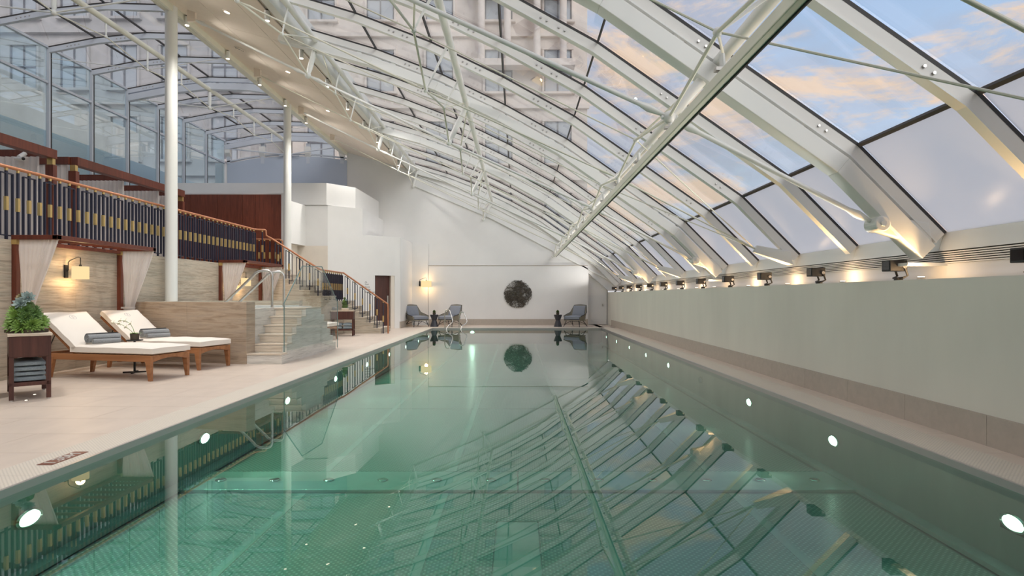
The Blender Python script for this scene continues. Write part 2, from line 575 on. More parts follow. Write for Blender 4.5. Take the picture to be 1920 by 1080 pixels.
def lamp(kind, loc, power, col=(1, 0.85, 0.65), size=0.05, target=None, angle=120, blend=0.6, parent=None, name='light_source', direction=None):
    d = bpy.data.lights.new(name, kind)
    d.energy = power
    d.color = col
    if kind == 'AREA':
        d.shape = 'DISK'
        d.size = size
    else:
        d.shadow_soft_size = size
    if kind == 'SPOT':
        d.spot_size = math.radians(angle)
        d.spot_blend = blend
    o = bpy.data.objects.new(name, d)
    C.objects.link(o)
    if parent is not None:
        o.parent = parent
    o.location = loc
    if target is not None:
        direction = Vector(target) - Vector(loc)
    if direction is not None:
        o.rotation_euler = Vector(direction).to_track_quat('-Z', 'Y').to_euler()
    return o


def text_obj(name, body, size, mat, parent, matrix, align='LEFT'):
    cu = bpy.data.curves.new(name, 'FONT')
    cu.body = body
    cu.size = size
    cu.extrude = 0.0015
    cu.align_x = align
    cu.materials.append(mat)
    tmp = bpy.data.objects.new(name, cu)
    me = bpy.data.meshes.new_from_object(tmp)
    bpy.data.objects.remove(tmp)
    bpy.data.curves.remove(cu)
    o = bpy.data.objects.new(name, me)
    C.objects.link(o)
    o.parent = parent
    o.matrix_local = matrix
    return o


def inst_grid(me, name, locs, parent):
    for l in locs:
        place(me, name, l, parent)


ORD = ['first', 'second', 'third', 'fourth', 'fifth', 'sixth', 'seventh', 'eighth', 'ninth', 'tenth', 'eleventh', 'twelfth', 'thirteenth', 'fourteenth', 'fifteenth', 'sixteenth', 'seventeenth', 'eighteenth']
# ================================================================== SETTING
Y0, YB = -5.2, 23.3          # ends of the hall
PX = 3.05                    # pool half width
PF = 21.1                    # far pool edge
YR = [5.71 + 1.465 * k for k in range(-7, 13)]
MAIN = [YR[i] for i in range(len(YR)) if (i - 7) % 4 == 0]

# ---- floor
floor = thing('floor', 'sand coloured stone tiled pool deck around the long pool', 'floor', kind='structure')
g = MB()
g.box(-12.2, -PX - 0.36, Y0, YB + 0.3, -0.30, -0.014)
g.box(PX + 0.36, 3.75, Y0, YB + 0.3, -0.30, -0.014)
g.box(-PX - 0.36, PX + 0.36, PF + 0.36, YB + 0.3, -0.30, -0.014)
g.build('floor_bed', M['grout'], floor)
tw, tl = 0.60, 1.20


def tile_mesh(w_, l_):
    return MB().box(0.002, w_ - 0.002, 0.002, l_ - 0.002, -0.014, 0.0).mesh('tile', M['tile'])


tm = tile_mesh(tl, tw)
cnt = 0
x_right = -PX - 0.36
for j in range(42):
    y = 1.3 + j * tw
    if y + tw > YB:
        break
    sh = 0.6 * (j % 2)
    x = x_right
    first = True
    while x > -7.0:
        wd = tl if not first or sh == 0 else tl - sh
        first = False
        x -= wd
        if y > 10.9 and y < 12.2 and x > -6.6 and x + wd < -4.5:
            continue
        if x < -7.1:
            wd -= (-7.1 - x)
            x = -7.1
            if wd < 0.05:
                break
        me = tm if abs(wd - tl) < 1e-6 else tile_mesh(wd, tw)
        place(me, 'tile', (x, y, 0), floor)
        cnt += 1
tr_ = tile_mesh(0.215, 0.6)
for j in range(34):
    y = 1.3 + j * 0.6
    place(tr_, 'tile', (PX + 0.36, y, 0), floor)
tf = tile_mesh(0.6, 0.6)
for i in range(12):
    for j in range(4 if i > 9 else 3):
        place(tf, 'tile', (-3.41 + i * 0.6 if i < 11 else 3.0, PF + 0.36 + j * 0.6, 0), floor)

# ---- overflow grates
gr = thing('trim_1', 'cream overflow grate running round the pool rim', 'grate', kind='structure')
for a in ((-PX - 0.36, -PX), (PX, PX + 0.36)):
    for j in range(23):
        MB().box(a[0] + 0.002, a[1], Y0 + 0.9 + j * 1.15 + 0.001, min(PF + 0.36, Y0 + 0.9 + (j + 1) * 1.15 - 0.001), -0.03, 0.002).build('grate_panel', M['grate'], gr)
for i in range(6):
    MB().box(-PX + i * PX / 3 + 0.001, -PX + (i + 1) * PX / 3 - 0.001, PF, PF + 0.36, -0.03, 0.002).build('grate_panel', M['grate'], gr)

# ---- pool basin
WZ, FZ = -0.045, -0.56
pool = thing('pool_basin', 'long stainless steel pool basin with studded floor', 'pool', kind='structure')
MB().box(-PX - 0.05, -PX, Y0, PF, FZ - 0.1, -0.03).build('pool_wall', M['pool_wall'], pool)
MB().box(PX, PX + 0.05, Y0, PF, FZ - 0.1, -0.03).build('pool_wall', M['pool_wall'], pool)
MB().box(-PX - 0.05, PX + 0.05, PF, PF + 0.05, FZ - 0.1, -0.03).build('pool_wall', M['pool_wall'], pool)
MB().box(-PX - 0.05, PX + 0.05, Y0 - 0.05, Y0, FZ - 0.1, -0.03).build('pool_wall', M['pool_wall'], pool)
rim = MB()
rim.box(-PX - 0.012, -PX + 0.012, Y0, PF, -0.06, 0.004)
rim.box(PX - 0.012, PX + 0.012, Y0, PF, -0.06, 0.004)
rim.box(-PX, PX, PF - 0.012, PF + 0.012, -0.06, 0.004)
rim.build('rim', M['rim_steel'], pool)
led = MB()
for s_ in (-1, 1):
    led.box(min(s_ * PX, s_ * (PX - 0.1)), max(s_ * PX, s_ * (PX - 0.1)), Y0, PF, FZ, FZ + 0.035)
led.build('kick_ledge', M['pool_smooth'], pool)
MB().box(-PX, PX, Y0, PF, FZ - 0.1, FZ - 0.012).build('floor_seam', M['pool_smooth'], pool)
seams = [-PX + 0.1, -1.86, -0.63, 0.63, 1.86, PX - 0.1]
rows = [(Y0, 1.9), (1.9, 5.07), (5.72, 8.9), (8.9, 12.1), (12.1, 15.3), (15.3, 18.5), (18.5, PF)]
for i in range(5):
    for a, b in rows:
        if i == 2 and a == 1.9:
            x0, x1 = seams[2] + 0.035, seams[3] - 0.035
            MB().box(x0, -0.16, a + 0.01, b - 0.01, FZ - 0.012, FZ).build('steel_sheet', M['pool_floor'], pool)
            MB().box(0.16, x1, a + 0.01, b - 0.01, FZ - 0.012, FZ).build('steel_sheet', M['pool_floor'], pool)
            MB().box(-0.16, 0.16, 4.45, b - 0.01, FZ - 0.012, FZ).build('steel_sheet', M['pool_floor'], pool)
            MB().box(-0.15, 0.15, a + 0.01, 4.43, FZ - 0.012, FZ + 0.004).build('floor_cover', M['pool_smooth'], pool)
            continue
        MB().box(seams[i] + 0.035, seams[i + 1] - 0.035, a + 0.01, b - 0.01, FZ - 0.012, FZ).build('steel_sheet', M['pool_floor'], pool)
for s0 in seams[1:-1]:
    MB().box(s0 - 0.035, s0 + 0.035, Y0, 5.07, FZ - 0.012, FZ + 0.003).build('seam_strip', M['pool_smooth'], pool)
    MB().box(s0 - 0.035, s0 + 0.035, 5.72, PF, FZ - 0.012, FZ + 0.003).build('seam_strip', M['pool_smooth'], pool)
MB().box(-2.96, 0.0, 5.12, 5.66, FZ - 0.012, FZ + 0.02).build('jet_channel', M['pool_smooth'], pool, bevel=0.008)
MB().box(0.01, 2.96, 5.12, 5.66, FZ - 0.012, FZ + 0.02).build('jet_channel', M['pool_smooth'], pool, bevel=0.008)
jm = MB().lathe([(0.0, 0.0), (0.045, 0.0), (0.048, 0.006), (0.04, 0.012), (0.028, 0.008), (0.0, 0.008)], n=18, cap=False).mesh('jet_cover', M['chrome'], True)
for k in range(12):
    place(jm, 'jet_cover', (-2.72 + k * 0.495, 5.38, FZ + 0.02), pool)
wt = MB()
wt.poly([(-PX, Y0, WZ), (PX, Y0, WZ), (PX, PF, WZ), (-PX, PF, WZ)], [(0, 1, 2, 3)])
wo = wt.build('pool_water', M['water'])
tag(wo, 'still green tinted water filling the long pool', 'water', kind='structure')

# ---- right wall
wr = thing('wall_right', 'low grey green plastered wall along the pool under the sloping glass', 'wall', kind='structure')
MB().box(3.62, 3.78, Y0, YB + 0.25, -0.05, 1.30).build('wall_face', M['plaster_green'], wr)
MB().box(3.78, 4.2, Y0, YB, 1.1, 1.295).build('ledge', M['plaster'], wr)
MB().box(4.12, 4.2, Y0, YB, 1.295, 1.46).build('upstand', M['plaster'], wr)
gv = thing('trim_2', 'slotted air grille along the top of the low wall under the glass', 'grille', kind='structure')
for k in range(6):
    z = 1.462 + k * 0.02
    MB().box(4.10, 4.12, Y0, YB, z, z + 0.011).build('slat', M['grey_steel'], gv)
MB().box(4.125, 4.2, Y0, YB, 1.46, 1.585).build('grille_back', M['gasket'], gv)
sl = thing('trim_3', 'white painted steel gutter beam at the foot of the glass roof', 'beam', kind='structure')
for i in range(len(YR) - 1):
    MB().hexa([(4.10, YR[i] + 0.003, 1.585), (4.34, YR[i] + 0.003, 1.585), (4.34, YR[i + 1], 1.585), (4.10, YR[i + 1], 1.585)],
              [(4.16, YR[i] + 0.003, 1.775), (4.34, YR[i] + 0.003, 1.80), (4.34, YR[i + 1], 1.80), (4.16, YR[i + 1], 1.775)]).build('gutter_section', M['white_steel'], sl)
sk = thing('baseboard_right', 'grey stone skirting slabs along the foot of the low wall', 'skirting', kind='structure')
skm = MB().box(0, 0.022, 0.0015, 0.9485, 0.0, 0.235).mesh('skirting_slab', M['skirting'])
for j in range(30):
    y = Y0 + 0.2 + j * 0.95
    if y + 0.95 < YB:
        place(skm, 'skirting_slab', (3.599, y, 0), sk)

# ---- back wall
P = [(4.15, 1.77), (3.31, 2.62), (0.985, 4.25), (-0.23, 4.92), (-1.47, 5.52), (-2.77, 6.02), (-4.12, 6.42)]
V = [(-11.6, 7.3), (-10.4, 7.53), (-9.15, 7.66), (-7.9, 7.62), (-6.75, 7.44)]
wb = thing('wall_back', 'white plastered gable wall closing the far end of the hall', 'wall', kind='structure')
gable = [(-12.0, -0.05), (2.83, -0.05), (2.83, 2.05), (3.62, 1.36), (4.15, 1.36)] + [(x, z - 0.02) for x, z in P] + [(-4.12, 6.4), (-6.75, 6.95), (-6.78, 6.55), (-7.9, 6.68), (-9.15, 6.72), (-10.4, 6.62), (-11.5, 6.42), (-12, 6.42)]
MB().prism_y([(x, z) for x, z in gable], YB, YB + 0.25).build('wall_face', M['plaster'], wb)
MB().prism_y([(-3.52, -0.02), (2.80, -0.02), (2.80, 2.30), (2.72, 2.36), (-3.52, 2.36)], YB - 0.05, YB).build('lower_facing', M['plaster'], wb)
MB().prism_y([(-4.18, -0.02), (-3.54, -0.02), (-3.54, 3.2), (-4.18, 3.2)], YB - 0.07, YB).build('side_facing', M['plaster'], wb)
MB().prism_y([(-11.5, 4.8), (-6.76, 4.8), (-6.76, 6.52), (-7.9, 6.66), (-9.15, 6.70), (-10.4, 6.60), (-11.5, 6.40)], YB - 0.04, YB).build('sky_tint_facing', M['vault_sky_tint'], wb)  # added facing, its colour carries the cool light under the vault
d2 = thing('door_2', 'white plastered service door with a sloping head beside the low wall', 'door', kind='structure')
MB().prism_y([(2.83, 0.02), (3.56, 0.02), (3.56, 1.42), (2.83, 2.05)], YB + 0.12, YB + 0.17).build('door_leaf', M['plaster'], d2)
hd = MB().box(3.38, 3.42, YB + 0.09, YB + 0.12, 0.76, 0.84).build('handle', M['satin'], d2)
MB().box(2.82, 3.62, YB + 0.17, YB + 0.2, -0.02, 2.1).build('door_back', M['plaster'], d2)
skb = thing('baseboard_back', 'grey stone skirting slabs along the foot of the gable wall', 'skirting', kind='structure')
for k in range(7):
    x0 = -3.5 + k * 0.9
    MB().box(x0 + 0.0015, min(2.79, x0 + 0.8985), YB - 0.072, YB - 0.05, 0.0, 0.235).build('skirting_slab', M['skirting'], skb)
we = tag(MB().box(-12.2, 4.4, Y0 - 0.3, Y0, -0.1, 7.6).build('wall_front', M['plaster']), 'white plastered end wall of the pool hall behind the viewpoint', 'wall', kind='structure')

# gable beam on the wall (last frame)
gb = thing('trim_4', 'white steel edge beam following the roof line on the gable wall', 'beam', kind='structure')


def offset_poly(pts, d):
    """shift a polyline in (x, z) by d along its downward normal, mitred"""
    out_ = []
    n = len(pts)
    for i, p in enumerate(pts):
        p = Vector(p)
        ns = []
        for a, b in ((i - 1, i), (i, i + 1)):
            if 0 <= a and b < n:
                t = (Vector(pts[b]) - Vector(pts[a])).normalized()
                nn = Vector((-t.y, t.x))
                if nn.y > 0:
                    nn = -nn
                ns.append(nn)
        m_ = sum(ns, Vector((0, 0))).normalized()
        k = d / max(0.3, m_.dot(ns[0]))
        out_.append((p.x + m_.x * k, p.y + m_.y * k))
    return out_


def ribbon(mb, pts, y0, y1, o0, o1):
    a, b = offset_poly(pts, o0), offset_poly(pts, o1)
    for i in range(len(pts) - 1):
        mb.hexa([(a[i][0], y0, a[i][1]), (a[i + 1][0], y0, a[i + 1][1]), (a[i + 1][0], y1, a[i + 1][1]), (a[i][0], y1, a[i][1])],
                [(b[i][0], y0, b[i][1]), (b[i + 1][0], y0, b[i + 1][1]), (b[i + 1][0], y1, b[i + 1][1]), (b[i][0], y1, b[i][1])])
    return mb


ribbon(MB(), [(3.75, 1.75), (1.48, 2.95), (-1.0, 4.25), (-4.07, 5.55)], YB - 0.05, YB, 0.0, 0.05).build('lower_rail', M['white_steel'], gb)
ribbon(MB(), [(3.9, 1.82), (1.9, 3.25), (-1.0, 4.72), (-4.0, 5.95)], YB - 0.03, YB, 0.0, 0.03).build('upper_rail', M['white_steel'], gb)
MB().box(-3.52, 2.8, YB - 0.065, YB - 0.05, 2.35, 2.37).build('shadow_bead', M['skirting'], gb)

# ---- glass roof over the pool
roof = thing('glass_roof', 'sloping curved glass roof with white steel rafters over the pool', 'roof', kind='structure')
Pr = list(reversed(P))
for i, y in enumerate(YR):
    rf = ribbon(MB(), P, y - 0.04, y + 0.04, 0.03, 0.135).build('rafter', M['grey_steel'], roof)
    ribbon(MB(), P, y - 0.05, y + 0.05, 0.135, 0.15).build('flange', M['white_steel'], rf)
    ribbon(MB(), P, y - 0.042, y + 0.06, 0.0, 0.03).build('gasket', M['gasket'], rf)
    if i > 3 and i < 15:
        bm_ = MB()
        for k in range(2, 6):
            a, b = Vector(P[k - 1]), Vector(P[k])
            t = (b - a).normalized()
            nn = Vector((-t.y, t.x))
            nn = nn if nn.y < 0 else -nn
            for s_ in (0.30, 0.36, 0.48, 0.54) if k > 2 else (0.12, 0.15, 0.62, 0.65):
                q = a + (b - a) * s_ + nn * 0.085
                bm_.tube((q.x, y - 0.055, q.y), (q.x, y - 0.04, q.y), 0.013, n=6)
        bm_.build('bolt_heads', M['satin'], rf, label='row of small bolt heads')['kind'] = 'stuff'
for y in MAIN:
    b = ribbon(MB(), P[:-1] + [(-4.6, 6.52)], y - 0.09, y + 0.09, 0.195, 0.37).build('frame_beam', M['white_steel'], roof, bevel=0.006)
    mb = MB()
    for k in range(1, 6):
        for s_ in (0.25, 0.75):
            q = Vector(P[k]) * (1 - s_) + Vector(P[k + 1]) * s_
            mb.box(q.x - 0.05, q.x + 0.05, y - 0.03, y + 0.03, q.y - 0.26, q.y - 0.14)
    mb.build('spacer', M['white_steel'], b)
gl_y = YR[1] - YR[0] - 0.1
for k in range(6):
    a, b = Vector(P[k]), Vector(P[k + 1])
    t = (b - a).normalized()
    nn = Vector((-t.y, t.x))
    if nn.y > 0:
        nn = -nn
    a2, b2 = a + t * (0.02 if k else -0.05), b - t * 0.02
    me = MB().hexa([(a2.x, 0, a2.y), (b2.x, 0, b2.y), (b2.x, gl_y, b2.y), (a2.x, gl_y, a2.y)],
                   [(a2.x - nn.x * .012, 0, a2.y - nn.y * .012), (b2.x - nn.x * .012, 0, b2.y - nn.y * .012), (b2.x - nn.x * .012, gl_y, b2.y - nn.y * .012), (a2.x - nn.x * .012, gl_y, a2.y - nn.y * .012)]).mesh('pane', M['frosted' if k == 0 else 'roof_glass'])
    for i in range(len(YR) - 1):
        place(me, 'pane', (0, YR[i] + 0.05, 0), roof)
for k in range(1, 6):
    wdt = 0.035 if k == 1 else 0.02
    a, c = Vector(P[k - 1]), Vector(P[k + 1])
    t = (c - a).normalized()
    q = Vector(P[k])
    nn = Vector((-t.y, t.x))
    nn = nn if nn.y < 0 else -nn
    me = MB().bar((q.x + nn.x * 0.012, 0, q.y + nn.y * 0.012), (q.x + nn.x * 0.012, gl_y, q.y + nn.y * 0.012), wdt, 0.04, (nn.x, 0, nn.y)).mesh('purlin', M['gasket'])
    for i in range(len(YR) - 1):
        place(me, 'purlin', (0, YR[i] + 0.05, 0), roof)

# ---- longitudinal tube trusses under the roof
trusses = [
    ('white tube truss beside the beige soffit', (-3.95, 6.16), (-4.13, 5.50), (-4.05, 5.66)),
    ('white tube truss under the middle of the glass roof', (-1.0, 4.90), (-1.35, 4.18), (-1.27, 4.40)),
    ('white tube truss over the right half of the pool', (1.95, 3.42), (1.48, 2.89), (1.45, 3.06)),
]
nodes_all = []
for ti, (lab, top, deep, shal) in enumerate(trusses):
    tr = thing('roof_truss', lab, 'truss', kind='structure')
    MB().tube((top[0], Y0, top[1]), (top[0], YB - 0.06, top[1]), 0.058, n=12).build('top_tube', M['white_steel'], tr, smooth=True)
    prev = None
    nod = {}
    for i, y in enumerate(YR):
        if y < 0 or y > YB:
            continue
        k = (i - 7) % 4
        main = k == 0
        nd = deep if k in (0, 2) else shal
        if main and y > YB - 0.1:
            y2 = YB - 0.07
        else:
            y2 = y
        r = 0.052 if main else 0.026
        p1 = Vector((top[0], y2, top[1]))
        p0 = Vector((nd[0], y2, nd[1]))
        if main:
            a = p0 + (p1 - p0) * 0.2
            b = p0 + (p1 - p0) * 0.85
            mb = MB().path([p0, a, b, p1], [0.03, r, r, 0.032], 12)
        else:
            mb = MB().path([p0, p1], [0.014, 0.022], 8)
        mb.build('strut', M['white_steel'], tr, smooth=True)
        bl = MB().ball(p0, 0.062 if main else 0.036, 14, 10).build('ball_joint', M['white_steel'], tr, smooth=True)
        if main and ti == 2:
            MB().tube((p0.x - 0.08, y2, p0.z), (p0.x + 0.08, y2, p0.z), 0.02).build('pin', M['white_steel'], bl)
        nod[i] = p0
        if prev is not None:
            MB().tube(prev, p0, 0.016, n=8).build('chord', M['cream_steel'], tr, smooth=True)
        prev = p0
        if not main:
            q = Vector((top[0], y2 - 1.3 if k == 1 else y2 + 1.3, top[1]))
            if k in (1, 3) and 0 < q.y < YB:
                MB().tube(p0, q, 0.014, n=6).build('brace', M['cream_steel'], tr)
    nodes_all.append(nod)

# transverse tie rods
CL = Vector((3.50, 0, 1.845))
for i, y in enumerate(YR):
    if y < 0 or y > 22:
        continue
    k = (i - 7) % 4
    if k not in (0, 2):
        continue
    main = k == 0
    tie = thing('tie_rod_run', ('thick' if main else 'thin') + ' white tie rod run crossing under the roof at its %s frame' % ['first', 'second', 'third', 'fourth', 'fifth', 'sixth', 'seventh', 'eighth', 'ninth'][(i - 4) // 2], 'tie rod', kind='structure')
    r = 0.024 if main else 0.013
    pts = [CL + Vector((0, y, 0)), nodes_all[2][i], nodes_all[1][i], nodes_all[0][i], Vector((-6.4, y, 6.62))]
    for a, b in zip(pts[:-1], pts[1:]):
        d = (b - a).normalized()
        L = (b - a).length
        MB().path([a + d * 0.06, a + d * 0.22, a + d * 0.32, b - d * 0.32, b - d * 0.22, b - d * 0.06], [r * 0.8, r * 1.7, r, r, r * 1.7, r * 0.8], 10).build('rod', M['white_steel' if main else 'cream_steel'], tie, smooth=True)
    # clevis
    c = pts[0]
    if main:
        cb = MB()
        cb.tube((c.x, y - 0.10, c.z), (c.x, y + 0.10, c.z), 0.075, n=20)
        cb.hexa([(c.x - .05, y - .045, c.z - .06), (4.02, y - .045, 1.60), (4.02, y + .045, 1.60), (c.x - .05, y + .045, c.z - .06)],
                [(c.x + .02, y - .045, c.z + .085), (3.98, y - .045, 1.86), (3.98, y + .045, 1.86), (c.x + .02, y + .045, c.z + .085)])
        o = cb.build('clevis', M['white_steel'], tie, bevel=0.01)
        MB().tube((c.x, y - 0.12, c.z), (c.x, y + 0.12, c.z), 0.03, n=6).build('bolt', M['white_steel'], o)
        MB().box(3.74, 4.12, y - 0.09, y + 0.09, 1.44, 1.47).build('bearing_plate', M['white_steel'], tie)
    else:
        MB().hexa([(c.x - .03, y - .03, c.z - .05), (4.02, y - .1, 1.60), (4.02, y + .1, 1.60), (c.x - .03, y + .03, c.z - .05)],
                  [(c.x + .02, y - .03, c.z + .05), (3.98, y - .1, 1.80), (3.98, y + .1, 1.80), (c.x + .02, y + .03, c.z + .05)]).build('clevis', M['white_steel'], tie, bevel=0.008)
        for di in (-1, 1):
            if i + di in nodes_all[2]:
                MB().tube(c, nodes_all[2][i + di], 0.009, n=6).build('rod', M['cream_steel'], tie, smooth=True)
                if i + di in nodes_all[1]:
                    MB().tube(nodes_all[2][i + di], nodes_all[1][i + di], 0.009, n=6).build('rod', M['cream_steel'], tie, smooth=True)
                    MB().tube(nodes_all[1][i + di], nodes_all[0][i + di], 0.009, n=6).build('rod', M['cream_steel'], tie, smooth=True)

# blind track hung under the right truss
bt = thing('blind_track', 'straight cream box rail with a dark groove hanging over the right of the pool', 'rail', kind='structure')
MB().box(1.445, 1.505, 0.2, YB - 0.25, 2.68, 2.765).build('rail', M['cream_steel'], bt, bevel=0.008)
MB().box(1.505, 1.517, 0.2, YB - 0.25, 2.672, 2.70).build('groove', M['gasket'], bt)
MB().tube((1.42, YB - 0.27, 2.72), (1.42, YB - 0.10, 2.72), 0.065, n=14).build('motor_cap', M['white_steel'], bt, smooth=True)
for i, y in enumerate(YR):
    if 1 < y < YB - 0.2:
        MB().tube((1.49, y, 2.77), (1.48, y, 2.9), 0.022, n=8).build('hanger', M['white_steel'], bt)
        MB().box(1.43, 1.55, y - 0.03, y + 0.03, 2.775, 2.80).build('hanger_plate', M['satin'], bt)

# ---- beige soffit
ce = thing('ceiling', 'sloping beige soffit between the glass roof and the glazed vault', 'ceiling', kind='structure')
S0, S1 = Vector((-4.25, 6.15)), Vector((-6.75, 6.85))
nS = 10
dy = (YB - Y0) / nS
sn = Vector((-(S1 - S0).y, (S1 - S0).x)).normalized()
if sn.y < 0:
    sn = -sn
for a_, b_ in ((0.0, 0.3), (0.3, 0.66), (0.66, 1.0)):
    p, q = S0 + (S1 - S0) * (a_ + 0.002), S0 + (S1 - S0) * (b_ - 0.002)
    me = MB().hexa([(p.x, 0.004, p.y), (q.x, 0.004, q.y), (q.x, dy - 0.004, q.y), (p.x, dy - 0.004, p.y)],
                   [(p.x + sn.x * .03, 0.004, p.y + sn.y * .03), (q.x + sn.x * .03, 0.004, q.y + sn.y * .03), (q.x + sn.x * .03, dy - .004, q.y + sn.y * .03), (p.x + sn.x * .03, dy - .004, p.y + sn.y * .03)]).mesh('ceiling_panel', M['soffit'])
    for j in range(nS):
        place(me, 'ceiling_panel', (0, Y0 + j * dy, 0), ce)
MB().hexa([(S0.x, Y0, S0.y + .03), (S1.x, Y0, S1.y + .03), (S1.x, YB, S1.y + .03), (S0.x, YB, S0.y + .03)],
          [(S0.x, Y0, 6.5), (S1.x, Y0, 7.3), (S1.x, YB, 7.3), (S0.x, YB, 6.5)]).build('soffit_core', M['gasket'], ce)
MB().hexa([(-4.12, Y0, 6.05), (-4.25, Y0, 6.05), (-4.25, YB, 6.05), (-4.12, YB, 6.05)],
          [(-4.05, Y0, 6.5), (-4.25, Y0, 6.5), (-4.25, YB, 6.5), (-4.05, YB, 6.5)]).build('fascia', M['white_steel'], ce)
for dx, dz in ((0.0, 0.0), (0.09, 0.02), (0.18, 0.06)):
    MB().box(-6.80 - dx, -6.74 - dx, Y0, YB - 0.05, 6.72 + dz, 6.86 + dz).build('edge_rail', M['cream_steel'], ce)
MB().box(-7.0, -6.74, Y0, YB, 6.9, 7.42).build('fascia', M['white_steel'], ce)
for dx in (0.05, 0.12):
    MB().box(-4.30 - dx, -4.285 - dx, Y0, YB, 6.135 + dx * .28, 6.17 + dx * .28).build('track', M['satin'], ce)
for i, y in enumerate(YR):
    if (i - 7) % 2 == 0 and 0 < y < YB - 1:
        MB().box(-6.5, -6.34, y - 0.03, y + 0.03, 6.56, 6.80).build('bracket', M['soffit'], ce)
dl = MB().lathe([(0.0, 0.0), (0.07, 0.0), (0.085, 0.01), (0.085, 0.02), (0.0, 0.02)], n=18, cap=False).mesh('downlight_ring', M['soffit'], True)
dlm = MB().lathe([(0.0, -0.004), (0.05, -0.004), (0.05, 0.0), (0.0, 0.0)], n=16, cap=False).mesh('downlight_lens', M['bulb'])
tilt = math.atan2(S1.y - S0.y, -(S1.x - S0.x))
for j in range(8):
    y = YR[3] + 0.9 + j * 2.93 - 1.46
    c = S0 + (S1 - S0) * 0.48
    t_ = thing('downlight', 'round recessed downlight in the beige soffit, the %s from the near end' % ORD[j], 'light', (c.x, y, c.y - 0.012), group='recessed soffit downlights')
    t_.rotation_euler = (0, tilt, 0)
    place(dl, 'trim_ring', (0, 0, 0), t_)
    place(dlm, 'lens', (0, 0, -0.001), t_)
    lamp('SPOT', (0, 0, -0.03), 330, (1, 0.965, 0.92), 0.12, parent=t_, direction=(0.15, 0, -1), angle=125, blend=0.7)

# hanging cylinder spotlights
sp = thing('cylinder_spotlight', 'white cylinder spotlight hanging from the pool edge of the soffit', 'spotlight', (-4.40, 5.4, 6.16), group='cylinder spotlights along the pool edge of the soffit')
MB().tube((0, 0, -0.20), (0, 0, -0.03), 0.045, n=16).build('body', M['white_steel'], sp, smooth=True, local=True)
MB().tube((0, 0, -0.03), (0, 0, 0.02), 0.025, n=10).build('mount', M['black'], sp, local=True)
MB().tube((0, 0, -0.206), (0, 0, -0.199), 0.037, n=16).build('lens', M['bulb'], sp, local=True)
lamp('SPOT', (0, 0, -0.22), 105, (1, 0.96, 0.91), 0.04, parent=sp, direction=(0.9, 0.1, -0.8), angle=110, blend=0.8)
sp.location = (-4.40, 5.43, 6.19)
sp['label'] = 'white cylinder spotlight on the pool edge of the soffit, the fourth from the near end'
for k in (-3, -2, -1, 1, 2, 3, 4, 5, 6, 7, 8, 9, 10):  # copies nearest the viewpoint are unseen, added to brighten the right wall
    copy_tree(sp, (-4.40, 5.43 + 1.63 * k, 6.19), label='white cylinder spotlight on the pool edge of the soffit, the %s from the near end' % ORD[k + 3 if k < 0 else k + 3])
for k in range(8):
    o = copy_tree(sp, (-6.70, 6.85 + 1.68 * k + (0.01), 6.84), label='white cylinder spotlight on the terrace edge of the soffit, the %s from the near end' % ORD[k])
    o['group'] = 'cylinder spotlights along the terrace edge of the soffit'

# ---- glazed vault over the terrace
va = thing('vault_roof', 'low arched glass vault with pale steel rafters over the upper terrace', 'roof', kind='structure')
for i, y in enumerate(YR):
    if y < 2 and i % 1:
        continue
    rf = ribbon(MB(), V, y - 0.04, y + 0.04, 0.03, 0.15).build('rafter', M['blue_steel'], va)
    ribbon(MB(), V, y - 0.045, y + 0.055, 0.0, 0.03).build('gasket', M['gasket'], rf)
    if y > 5:
        bm_ = MB()
        for k in (1, 2):
            a, b = Vector(V[k - 1]), Vector(V[k])
            for s_ in (0.42, 0.5, 0.58, 0.66):
                q = a + (b - a) * s_ + Vector((0, -0.09))
                bm_.tube((q.x, y - 0.055, q.y), (q.x, y - 0.04, q.y), 0.013, n=6)
        bm_.build('bolt_heads', M['satin'], rf)['kind'] = 'stuff'
for y in MAIN:
    if y > 0:
        ribbon(MB(), V, min(y, YB - .1) - 0.07, min(y, YB - .1) + 0.07, 0.20, 0.38).build('arch_beam', M['blue_steel'], va)
for k in range(4):
    a, b = Vector(V[k]), Vector(V[k + 1])
    t = (b - a).normalized()
    a2, b2 = a + t * 0.02, b - t * 0.02
    me = MB().hexa([(a2.x, 0, a2.y), (b2.x, 0, b2.y), (b2.x, gl_y, b2.y), (a2.x, gl_y, a2.y)],
                   [(a2.x, 0, a2.y + .012), (b2.x, 0, b2.y + .012), (b2.x, gl_y, b2.y + .012), (a2.x, gl_y, a2.y + .012)]).mesh('pane', M['roof_glass'])
    for i in range(len(YR) - 1):
        place(me, 'pane', (0, YR[i] + 0.05, 0), va)
    if k:
        me = MB().box(a.x - 0.012, a.x + 0.012, 0, gl_y, a.y - 0.03, a.y + 0.015).mesh('purlin', M['gasket'])
        for i in range(len(YR) - 1):
            place(me, 'purlin', (0, YR[i] + 0.05, 0), va)
